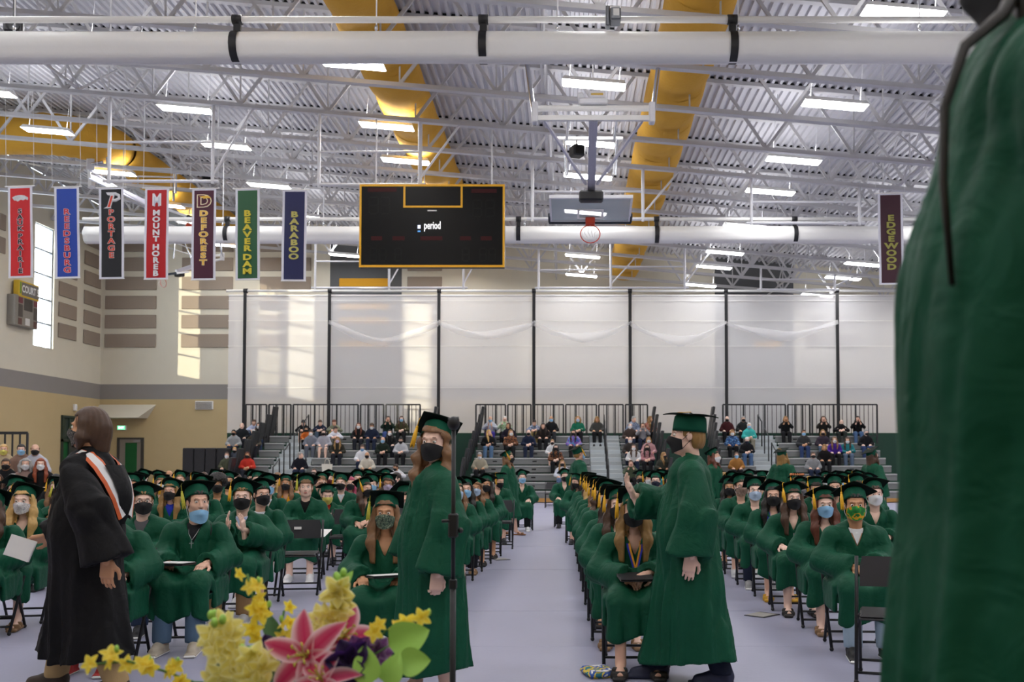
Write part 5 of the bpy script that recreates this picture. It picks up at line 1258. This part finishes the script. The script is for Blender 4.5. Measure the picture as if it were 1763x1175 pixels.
# blurred graduate close to the camera on the stage
t, HM = standing('large blurred graduate in green gown close at the right edge', .757, 1.52, R(-118), 'f', 1.03,
    (((-.24, .12, 1.10), (-.2, .2, .86), (0, .1, -1), (1, 0, 0), .3), ((.31, .17, 1.13), (.30, .36, .93), (0, .5, -.8), (-1, 0, 0), .3)), GOWN, ('long', 'black'), ('black',), None, 8, .0, .30, z=.58, res=.012, width=1.24, skin='tan')
MB().tube([(.09, -.02, 1.58), (.15, -.06, 1.475), (.20, -.105, 1.42), (.225, -.13, 1.33), (.245, -.13, 1.22), (.25, -.12, 1.08)], [.013, .010, .008, .007, .006, .004], 10).obj('hair_strand', t, hairm(HC['black']))
# ================================================================== SPECTATORS
TOPS = {}
def spec_top(pose):
    if pose in TOPS: return TOPS[pose]
    p = POSE[pose]; hy = p['hy']; dz = p['hz'] - 1.135; f = Field((-.42, -.5, .42), (.42, .3, 1.1), .018)
    f.cone((0, .09, .55), (0, .07 + hy * .9, .88 + dz), .18, .185, .06, (1, .72, 1)); f.cone((-.14, .06 + hy, .89 + dz), (.14, .06 + hy, .89 + dz), .07, .07, .05); f.cone((0, .06 + hy, .89 + dz), (0, .045 + hy, .945 + dz), .08, .068, .04)
    for s, a in zip((-1, 1), p['arms']):
        d = np.array(a[1]) - np.array(a[0]); f.chain([(s*.18, .06 + hy, .88 + dz), a[0], tuple(np.array(a[1]) - d * .12)], [.07, .062, .05], .04)
    f.add(folds(3, .006)); TOPS[pose] = MB().raw(*f.nets()).mesh('jacket', BLACK); return TOPS[pose]
PLAID = pattern_mat('plaid', ['2d3a52', '8fa0bd', '3f5274', 'c3cad6'], 30); TIEDYE = pattern_mat('tie_dye', ['3f6fc0', '8a4fb0', '5fa0d0', 'b03a6a'], 9); DOTS = pattern_mat('dots', ['8f2e22', 'a8382a', 'd9c9b0', '8f2e22'], 30); STRIPE = pattern_mat('stripe', ['2f6fc0', '1b2c50', '7fb0e0'], 22); DFLOR = pattern_mat('dark_floral', ['1a1518', '2a1d1d', 'a8683a', '1a1518'], 26); LSTR = pattern_mat('light_stripe', ['dfe6dc', '8fbf7a', 'dfe6dc'], 18); PFLOR = pattern_mat('pink_floral', ['c99aa0', 'a8606a', 'd9b5b0'], 30)
def spectator(px, D, zb, top, tname, hair, hc, mask, pose, i, label, sex, legs, pitch=0., yaw=0., rz=None, sc=.97, group='spectators on the bleachers'):
    X = PX(px, D); t = thing('person', label, 'person', (X, D, zb), rz if rz is not None else -X * .015, group, sc)
    HM = head_mat(pose, yaw, pitch); sk = SKINM[['fair', 'pale', 'fair', 'tan'][i % 4]]
    put('body', seated_body(sex, pose, yaw, pitch, False), t, None, [sk, None, None, None])
    put('jacket', spec_top(pose), t, None, [top if not isinstance(top, str) else fabric(top)])
    if legs: put('trousers', TROUSERS, t, None, [fabric(legs)])
    dress_head(t, HM, sex, (hair, HC[hc]) if hair else None, (mask,) if mask else None, None, None, False)
    for s in (-1, 1): put('shoe', SHOE['shoe'], t, T(s*.125, -.445, 0, 0, 0, s*.08), [mat(['1d1d20', '3a2c24', 'd5d5d5'][i % 3], .6)])
    return t
SP = []
def sp(px, row, top, tname, hair, hc, mask, pose='lap', sex='f', legs='23262e', pitch=0., yaw=0., sc=.97): SP.append((px, row, top, tname, hair, hc, mask, pose, sex, legs, pitch, yaw, sc))
J, W_, BL = '1c1d20', 'd9dade', '232b40'
sp(438, 7, 'b4bfdc', 'pale blue shirt', 'short', 'brown', None, 'lean', 'm', '3a4a60', .35); sp(416, 6, '24282c', 'dark jacket', 'balding', 'grey', None, 'lap', 'm'); sp(445, 6, J, 'black blazer', 'long', 'dark brown', 'white', 'lap', 'f', '2c3a55')
sp(402, 5, '9fa3a6', 'grey shirt', 'short', 'black', 'black', 'lap', 'm', BL); sp(436, 5, '4a453c', 'brown jacket', 'short', 'white', 'black', 'lap', 'm'); sp(404, 3, '5a6272', 'grey top', 'short', 'blonde', 'black', 'lap', 'm', BL, .2, 0, .85)
sp(391, 2, '565a48', 'olive shirt', 'short', 'brown', 'white', 'lap', 'm'); sp(426, 2, 'c2392c', 'red hoodie', 'bob', 'auburn', 'black', 'clasp', 'f')
sp(523, 7, J, 'black hoodie', 'mop', 'black', None, 'lean', 'm', None, .55); sp(552, 7, BL, 'navy jacket over blue shirt', 'short', 'brown', None, 'lean', 'm', '4a5a6a', .5); sp(576, 7, '7a7f6c', 'olive sweater', 'short', 'auburn', None, 'lean', 'm', '9a8a4e', .4)
sp(527, 6, 'c4672c', 'orange top', 'bob', 'black', 'black', 'lap', 'f', J, 0, 0, .75); sp(535, 5, '7d828e', 'grey suit', 'bangs', 'dark brown', 'white', 'lap', 'm', '5a5f6a'); sp(557, 5, 'a7a8b2', 'pale grey blazer', 'bob', 'dark brown', 'black', 'lap', 'f', None); sp(577, 6, 'd5d8e2', 'white shirt', 'short', 'dark brown', None, 'lean', 'm', '6a6a62', .4, .5); sp(581, 4, '33332c', 'dark green coat', 'long', 'sandy', 'lavender', 'lap', 'f')
sp(516, 2, '1b1c26', 'black shirt', 'short', 'grey', None, 'lap', 'm', BL, 0, 1.2); sp(541, 0, J, 'dark top', 'short', 'brown', 'black', 'lap', 'm')
sp(617, 6, J, 'black coat', 'long', 'auburn', 'white'); sp(640, 6, BL, 'navy jacket', 'mop', 'brown', 'white', 'lap', 'm', BL, .3); sp(668, 7, '26382f', 'dark green sweater', 'long', 'black', None, 'phone', 'f', '42558a'); sp(691, 7, '4a4a34', 'olive jacket', 'long', 'brown', 'blue', 'clasp', 'f', J)
sp(624, 3, W_, 'white shirt', 'short', 'brown', 'blue', 'lap', 'm', BL, .3); sp(632, 2, 'c9c3b4', 'cream top', 'balding', 'white', 'black', 'lap', 'm'); sp(659, 4, '1f2a22', 'black jacket', 'balding', 'grey', 'blue', 'clasp', 'm', J); sp(671, 5, J, 'dark coat', 'long', 'black', 'white'); sp(690, 4, 'b9bbc0', 'grey sweater', 'short', 'black', 'black', 'clasp', 'm', J, .3)
sp(684, 1, W_, 'white dress shirt', 'short', 'dark brown', 'black', 'lean', 'm', J, .3, -.6)
sp(844, 7, 'c9cfdc', 'white shirt', 'balding', 'grey', 'blue', 'clap', 'm', '4a3f9a', .2); sp(869, 7, LSTR, 'green striped top', 'short', 'white', None, 'phone', 'f', J); sp(841, 5, J, 'black jacket', 'long', 'blonde', None, 'clasp', 'f', '55708f', 0, .7); sp(876, 6, '221d2c', 'dark jacket', 'bob', 'brown', None, 'lap', 'f', J, 0, -.6); sp(879, 5, DFLOR, 'dark floral top', 'bob', 'sandy', 'white', 'clasp', 'f', J, 0, .4)
sp(910, 5, '1f2840', 'navy blazer over blue shirt', 'balding', 'white', 'black', 'clasp', 'm', BL); sp(920, 7, PLAID, 'blue plaid shirt', 'short', 'dark brown', None, 'lean', 'm', '8a7a52', .5); sp(949, 7, J, 'black jacket', 'balding', 'grey', 'blue', 'lap', 'm', '33353a'); sp(935, 6, '221d1d', 'black sweater', 'long', 'dark brown', None, 'lap', 'f', J, .2); sp(951, 4, 'd4d8dc', 'white tee', 'short', 'sandy', 'black', 'lap', 'm', None, 0, 0, .85)
sp(995, 7, '1f6e55', 'green polo shirt', 'curly', 'sandy', 'pale blue', 'clasp', 'f', J); sp(1028, 7, '4a4a48', 'grey sweater', 'bob', 'sandy', None, 'lap', 'f', J, .35); sp(988, 5, TIEDYE, 'blue and purple patterned top', 'long', 'dark brown', 'black', 'lap', 'f', J, 0, -.3); sp(957, 3, DFLOR, 'dark floral blouse', 'long', 'black', 'black', 'clasp', 'f', J); sp(968, 1, 'cdd2dc', 'white cardigan', 'long', 'sandy', 'black', 'lap', 'f', '5a708f'); sp(826, 2, 'a59f8c', 'tan jacket', 'short', 'grey', 'white', 'lap', 'm', J, .3)
sp(1090, 7, PLAID, 'plaid jacket', 'short', 'grey', None, 'lap', 'm', BL, .2, .7); sp(1085, 6, '463a35', 'brown cardigan', 'short', 'grey', 'white', 'lap', 'f', BL); sp(1107, 6, '9a9aa0', 'grey sweater', 'bob', 'brown', 'white', 'phone', 'f', BL); sp(1119, 7, DOTS, 'red dotted blouse', 'long', 'sandy', None, 'lap', 'f', J, 0, .8); sp(1085, 4, '3a3634', 'dark brown jacket', 'balding', 'grey', 'white', 'lap', 'm', BL); sp(1091, 3, 'd6d6d6', 'white sweater', 'long', 'brown', 'white', 'lap', 'f', BL); sp(1114, 3, PFLOR, 'pink floral blouse', 'long', 'dark brown', 'black', 'clasp', 'f', J); sp(1117, 4, 'c79a9c', 'pink sweater', 'bob', 'sandy', 'white', 'lap', 'f', BL); sp(1086, 1, '55604a', 'green jacket', 'short', 'brown', None, 'phone', 'm', J); 
sp(1252, 7, '4a2226', 'maroon coat', 'balding', 'white', 'black', 'lap', 'f', J); sp(1280, 7, '2a2d2e', 'black leather jacket', 'short', 'grey', 'black', 'lap', 'm', J); sp(1261, 5, STRIPE, 'blue striped sweater', 'bob', 'sandy', 'white', 'lap', 'f', J); sp(1290, 6, '46b8b2', 'turquoise shirt', 'short', 'white', 'blue', 'clasp', 'm', '8a8676'); sp(1286, 4, J, 'black sweater', 'short', 'white', 'navy', 'clasp', 'm', '4a6488', .3); sp(1268, 2, 'a3733c', 'tan jacket', 'short', 'brown', 'blue', 'lap', 'm', J)
sp(1353, 7, J, 'black coat with white scarf', 'bob', 'sandy', None, 'phone', 'f', J); sp(1418, 7, '2a2826', 'dark parka', 'curly', 'brown', None, 'phone', 'f', J); sp(1448, 7, '19191c', 'black jacket', 'balding', 'sandy', 'black', 'lean', 'm', '2c3230', .5); sp(1477, 7, '17181a', 'black jacket', 'long', 'black', 'black', 'phone', 'f', '4a6488'); sp(1384, 5, '3a3c3e', 'dark grey jacket', 'short', 'brown', 'blue', 'clasp', 'm', '33446a'); sp(1417, 5, '3c3440', 'dark vest', 'bob', 'sandy', 'black', 'lap', 'f', '55657a')
sp(1437, 4, '4a2a8a', 'purple shirt', 'long', 'light brown', 'white', 'lap', 'f', J); sp(1459, 4, '2a7a80', 'teal hoodie', 'long', 'brown', 'white', 'clasp', 'f', '55657a', .2); sp(1420, 3, '1a1718', 'black top', 'bob', 'sandy', None, 'lap', 'f', J, 0, -.5); sp(1400, 2, '8a8c8e', 'grey sweater', 'short', 'brown', 'black', 'lap', 'm', BL); sp(1491, 5, '1c1c20', 'black sweater', 'short', 'grey', 'black', 'lap', 'f', '33446a', 0, .4)
sec = lambda px: 'left' if px < 760 else 'middle' if px < 1180 else 'right'
RN = ['lowest', 'second lowest', 'third lowest', 'fourth', 'fifth', 'third highest', 'second highest', 'top']
for i, s in enumerate(SP):
    px, row, top, tn, hair, hc, mask, pose, sex, legs, pitch, yaw, sc = s
    o = sorted(q[0] for q in SP if q[1] == row and sec(q[0]) == sec(px)); D = Y0 + RUN * row + .17
    spectator(px, D, seat_z(row) - .435 * sc, top, tn, hair, hc, mask, pose, i, 'spectator in %s, %s row of %s bleachers, %s from left' % (tn, RN[row], sec(px), ORD[o.index(px)]), sex, legs, pitch, yaw, None, sc)
t_ = spectator(1142, Y0 + RUN * 2, seat_z(2) - .43, '3a3c34', '', 'long', 'sandy', 'black', 'lap', 3, 'spectator with long blonde hair just left of the walking boy, below the middle bleachers', 'f', J, 0, .8)
# people at the far left edge
for i, (px, k, top, tn, hair, hc, mask) in enumerate(((6, 2, 'b9a98a', 'pale sweater', 'short', 'blonde', 'yellow'), (36, 2, '8a6f62', 'brown sweater', 'short', 'black', 'blue'), (60, 2, 'b9bcc8', 'plaid shirt', 'balding', 'brown', 'black'), (10, 1, J, 'black jacket', 'short', 'brown', 'black'), (44, 1, '9a8078', 'rose sweater', 'curly', 'grey', 'white'), (70, 1, '1b1a1d', 'black coat', 'long', 'red', 'white'), (22, 0, '17171a', 'black hoodie with grey cap', 'short', 'grey', 'lavender'), (-4, 0, '2a2a30', 'dark coat', 'long', 'brown', 'black'))):
    spectator(px, 19.15 + .7 * k, .42 + .3 * k - .43, top, tn, hair, hc, mask, 'lap', i, 'spectator in %s on the low bleacher at far left edge' % tn, 'm' if hair in ('short', 'balding') else 'f', J, 0, .2, .25, .97, 'spectators at the far left edge')
for i, (px, D, top, tn, hair, hc, mask) in enumerate(((118, 19.5, '7a2a30', 'red coat', 'curly', 'grey', 'grey'), (132, 21., '3a3c44', 'dark coat', 'short', 'dark brown', 'black'), (97, 18., J, 'black coat', 'short', 'black', 'black'))):
    spectator(px, D, 0, top, tn, hair, hc, mask, 'lap', i, 'spectator in %s seated near the left glass doors' % tn, 'f', J, 0, 0, .2, .97, 'spectators near the left doors')
    chair(PX(px, D), D + .02, .2, 'folding chair under the spectator in %s near the glass doors' % tn)

# ================================================================== HELD AND LOOSE THINGS
FOLD = mat('1b1b1e', .45)
def folder(loc, rz, label, sheet=True, tilt=.12):
    t = thing('diploma_folder', label, 'folder', loc, rz, 'diploma folders'); t.rotation_euler[0] = tilt
    MB().bbox((-.12, -.095, 0), (.12, .095, .008), .002).bbox((-.12, -.095, .011), (.12, .095, .018), .002).obj('cover', t, FOLD)
    if sheet: MB().box((-.112, -.088, .0185), (.112, .088, .0205)).obj('page', t, WHITE)
folder((PX(312, 7.7) , 7.62, .655), -.2, 'black folder with white page on the lap of the necklace graduate', True, -.03)
folder((PX(668, 6.9), 6.88, .645), .5, 'black folder on the lap of the camouflage mask graduate', True, -.06)
folder((PX(1093, 6.85), 6.84, .645), .15, 'black folder under the hands of the medal graduate', False, .15)
ps = thing('paper_sheet', 'white paper sheet on the lap behind the nearer empty chair', 'paper', (PX(548, 11.9), 11.9, PZ(918, 11.9)), -.2); MB().bbox((-.14, -.11, 0), (.14, .11, .004), .001).obj('sheet', ps, WHITE, M=T(0, 0, 0, .35))
for q, (px, py, lab) in enumerate(((862, 963, 'dropped program booklet on the aisle floor beside the left column'), (842, 950, 'dark dropped mortarboard or folder lying near the left column'), (1310, 1058, 'flat dark program lying under the right column chairs'))):
    D = 2465 / (py - HY); t = thing('program_booklet', ['folded program booklet lying on the aisle floor', 'small dark booklet lying at the aisle chair legs', 'dark booklet lying under the right column chairs'][q], 'booklet', (PX(px, D), D, 0), .4 + q)
    MB().bbox((-.11, -.14, .001), (.11, .14, .006), .001).obj('cover', t, mat('3a3a40', .5)); MB().bbox((-.09, -.1, .006), (.1, .13, .009), .001).obj('page', t, mat('a9a6a0', .6))
gb = thing('printed_bag', 'colourful printed bag on the floor beside the medal graduate', 'bag', (PX(1030, 6.75), 6.75, 0), .3)
MB().bbox((-.1, -.12, 0), (.1, .12, .05), .02).obj('bag_body', gb, pattern_mat('bag_print', ['2f7a8a', 'd9c24a', '3a5fae', 'e6e6e6'], 14)); MB().tube([(-.05, -.1, .05), (0, -.17, .06), (.05, -.1, .05)], .006, 6).obj('handle', gb, WHITE)
# tall black stand
ms = thing('light_stand', 'tall black pole stand in front of the walking graduate', 'stand', (PX(781, 4.1), 4.1, 0))
zt_ = PZ(742, 4.1)
MB().tube([(0, 0, .03), (0, 0, .95)], .0125, 12).obj('pole', ms, BLACK); MB().tube([(0, 0, .93), (.0, 0, zt_)], .009, 12).obj('upper_pole', ms, BLACK)
zk = PZ(905, 4.1); ck = MB().bbox((-.02, -.02, zk - .05), (.02, .02, zk + .05), .006).obj('clamp', ms, BLACK); MB().tube([(0, -.01, zk + .02), (-.045, -.02, zk + .02)], .007, 8).ball((.03, 0, zk - .02), .012, 8, 5).obj('knob', ck, BLACK)
MB().bbox((-.016, -.016, PZ(1005, 4.1) - .02), (.016, .016, PZ(1005, 4.1) + .02), .004).obj('collar', ms, BLACK)
MB().ball((0, 0, zt_ + .03), (.026, .026, .03), 12, 8).tube([(-.022, 0, zt_ + .04), (.022, 0, zt_ + .045)], .014, 10).obj('ball_head', ms, BLACK)
for q in range(3): a = 2*math.pi*q/3 + .4; MB().tube([(0, 0, .35), (.45*math.cos(a), .45*math.sin(a), .015)], .010, 8).obj('leg', ms, BLACK)

# ================================================================== FLOWERS
FD = 2.5
fa = thing('flower_arrangement', 'flower arrangement of pink lilies and yellow sprays on the stage edge', 'flowers', (PX(520, FD), FD, .58))
O = Vector(fa.location)
def LP(px, py, D=FD): return P(px, py, D) - O
MB().lathe([(.0, 0), (.10, 0), (.11, .02), (.085, .08), (.10, .16), (.125, .22), (.12, .225), (.08, .15), (0, .14)], 28).obj('vase', fa, mat('d8d6d0', .3))
STEM = mat('4f7a34', .6, 0, .15); LEAFM = mat('9ac957', .5, 0, .12, 18); DLEAFM = mat('3f6a3c', .5, 0, .15)
def petal(L_, W2, curl, n=9, m=5, cup=.25, edge=(1, .8, .86), mid=(.75, .05, .22), frill=0.):
    V = []; C = []
    for i in range(n):
        u_ = i / (n-1); w = W2 * (math.sin(math.pi * min(1, .12 + .88 * u_) ** .85) ** .8 if u_ < 1 else .0); w = max(w, .003 if u_ < 1 else .001)
        y = L_ * u_; z = L_ * (.45 * u_ - curl * u_ ** 2.2)
        for j in range(m):
            v = -1 + 2*j/(m-1); V.append((w*v, y, z + cup * w * v * v + frill * W2 * math.sin(7*u_ + 5*v)))
            k = min(1, abs(v) ** 3.2 + .35 * max(0, u_ - .8) * 5 * .5); C.append([mid[q] + (edge[q] - mid[q]) * k for q in range(3)] + [1])
    return V, C, n, m
LILM = mat('d84a72', .5, 0, 0, attr=True)
def flower_obj(name, parent, M, petals, L_, W2, curl, edge, mid, cup=.25, tilt0=.5, frill=0., core=None):
    t = bpy.data.objects.new(name, None); link(t, parent, M)
    V, C, n, m = petal(L_, W2, curl, cup=cup, edge=edge, mid=mid, frill=frill); key = ('pet', L_, W2, curl, edge, mid, frill)
    if key not in TEEM: TEEM[key] = MB().grid(V, n, m).mesh('petal', LILM, col=C)
    for q in range(petals): put('petal', TEEM[key], t, Matrix.Rotation(2*math.pi*q/petals, 4, 'Z') @ Matrix.Rotation(-tilt0 + .12*(q % 2), 4, 'X'))
    if core:
        b = MB()
        for q in range(6): a = 2*math.pi*q/6; b.tube([(0, 0, 0), (.010*math.cos(a), .010*math.sin(a), .045), (.022*math.cos(a), .022*math.sin(a), .06)], .0014, 5); b.ball((.023*math.cos(a), .023*math.sin(a), .061), (.003, .006, .003), 6, 4)
        b.tube([(0, 0, 0), (0, 0, .075)], .0022, 5); b.obj('stamens', t, mat(core, .6))
    return t
def face_cam(p, rx=0., rz=0., roll=0., s=1.): return Matrix.Translation(p) @ Euler((R(90) + rx, 0, rz)).to_matrix().to_4x4() @ Matrix.Rotation(roll, 4, 'Z') @ Matrix.Diagonal((s, s, s, 1))
root = Vector((0, 0, .2))
def stem(p, r=.003): 
    p = Vector(p); m = (root + p) / 2 + Vector((p.x * .1, .02, .05)); MB().tube([root, m, p], [r * 1.3, r * 1.1, r], 6).obj('stem', fa, STEM)
edge_l, mid_l = lin('fbe3e8')[:3], lin('d02a62')[:3]
for (px, py, D, rx, rz, roll, s) in ((533, 1128, 2.42, -.25, -.1, .25, 1.06), (592, 1098, 2.55, -.5, .5, .6, .95), (560, 1172, 2.36, -.7, -.2, .9, .8)):
    p = LP(px, py, D); flower_obj('lily', fa, face_cam(p, rx, rz, roll, s), 6, .115, .027, .38, edge_l, mid_l, .5, .28, 0., 'b9b03a'); stem(p, .004)
yel_e, yel_m = lin('fcf07a')[:3], lin('f8e048')[:3]; cr_e, cr_m = lin('fbf8c4')[:3], lin('f0e684')[:3]; pu_e, pu_m = lin('4a2a72')[:3], lin('2a1546')[:3]; pk_e, pk_m = lin('b592c0')[:3], lin('7d4a86')[:3]
def spray(pts, n, D0, seed, name='forsythia_spray'):
    r = random.Random(seed); t = bpy.data.objects.new(name, None); link(t, fa)
    ps_ = [LP(*p) for p in pts]; MB().tube([tuple(p) for p in ps_], .0032, 6).obj('twig', t, STEM)
    for q in range(n):
        u_ = (q + .4) / n * (len(ps_) - 1); i = min(int(u_), len(ps_) - 2); p = ps_[i].lerp(ps_[i+1], u_ - i) + Vector((r.uniform(-.022, .022), r.uniform(-.02, .0), r.uniform(-.016, .022)))
        flower_obj('blossom', t, face_cam(p, r.uniform(-.9, .4), r.uniform(-.9, .9), r.uniform(0, 6), r.uniform(.8, 1.2)), 5, .024, .0085, .05, yel_e, yel_m, .3, .35)
        if q % 3 == 0: MB().ball(tuple(p + Vector((r.uniform(-.02, .02), .01, .012))), (.006, .006, .010), 7, 5).obj('bud', t, LEAFM)
spray([(430, 1175, 2.5), (340, 1172, 2.5), (285, 1152, 2.48), (225, 1136, 2.46), (165, 1142, 2.45)], 15, 2.5, 1)
spray([(455, 1150, 2.55), (448, 1085, 2.55), (440, 1035, 2.55), (428, 988, 2.55)], 12, 2.55, 2)
spray([(640, 1125, 2.5), (665, 1085, 2.5), (700, 1068, 2.5), (738, 1056, 2.5)], 7, 2.5, 3)
spray([(500, 1120, 2.62), (487, 1080, 2.62), (492, 1050, 2.62)], 6, 2.6, 5)
def stock(x0, y0, x1, y1, D, n, seed, wid=.035):
    r = random.Random(seed); t = bpy.data.objects.new('stock_spike', None); link(t, fa); a, b_ = LP(x0, y0, D), LP(x1, y1, D); MB().tube([tuple(root), tuple(a), tuple(b_)], .0035, 6).obj('stem', t, STEM)
    for q in range(n):
        u_ = q / (n - 1); w = wid * (1 - .75 * u_); an = r.uniform(0, 6.28); p = a.lerp(b_, u_) + Vector((w*math.cos(an), -abs(w*math.sin(an)), r.uniform(-.01, .01)))
        if u_ > .84: MB().ball(tuple(p), (.009, .009, .013), 7, 5).obj('bud', t, LEAFM)
        else: flower_obj('floret', t, face_cam(p, r.uniform(-.6, .5), r.uniform(-.9, .9), r.uniform(0, 6), r.uniform(.85, 1.2)), 5, .038, .0135, .10, cr_e, cr_m, .35, .35, .03)
stock(566, 1090, 588, 985, 2.56, 20, 11); stock(405, 1165, 382, 1065, 2.45, 13, 12, .05); stock(455, 1172, 430, 1110, 2.42, 9, 13, .05); stock(388, 1110, 372, 1050, 2.5, 8, 14, .03)
for (px, py, D, s, e_, m_) in ((606, 1140, 2.40, 1.25, pu_e, pu_m), (473, 1122, 2.5, 1.0, pu_e, pu_m), (652, 1120, 2.5, .8, pk_e, pk_m), (547, 1085, 2.6, .8, pk_e, pk_m), (620, 1118, 2.45, .8, pu_e, pk_m)):
    p = LP(px, py, D); flower_obj('iris', fa, face_cam(p, -.2, .2, .4, s), 6, .05, .022, .35, e_, m_, .5, .1, .25); stem(p)
def leaf(px, py, D, L_, W2, rx, rz, roll, m_):
    V = []; n, m = 11, 5
    for i in range(n):
        u_ = i/(n-1); w = W2 * (math.sin(math.pi * u_ ** .62) ** .75 if 0 < u_ < 1 else .02)
        for j in range(m): v = -1 + 2*j/(m-1); V.append((w*v, L_*u_, .22*w*abs(v) - .12*L_*u_*u_))
    p = LP(px, py, D); MB().grid(V, n, m).grid([(x, y, z - .0012) for x, y, z in V], n, m).obj('leaf', fa, m_, M=face_cam(p, rx, rz, roll)); stem(p, .002)
leaf(672, 1110, 2.45, .105, .046, -.2, .15, R(-70), LEAFM); leaf(690, 1140, 2.42, .075, .036, -.3, .1, R(-85), LEAFM); leaf(640, 1175, 2.38, .10, .034, -.2, 0, R(15), LEAFM); leaf(668, 1175, 2.40, .08, .03, -.2, 0, R(-20), LEAFM)
leaf(500, 1165, 2.48, .11, .03, -.3, 0, R(60), DLEAFM); leaf(560, 1160, 2.5, .10, .03, -.3, 0, R(-40), DLEAFM); leaf(480, 1100, 2.6, .09, .022, -.3, 0, R(30), DLEAFM); leaf(590, 1010, 2.56, .05, .012, -.3, 0, R(-30), LEAFM); leaf(420, 1172, 2.45, .10, .03, -.2, 0, R(50), DLEAFM)
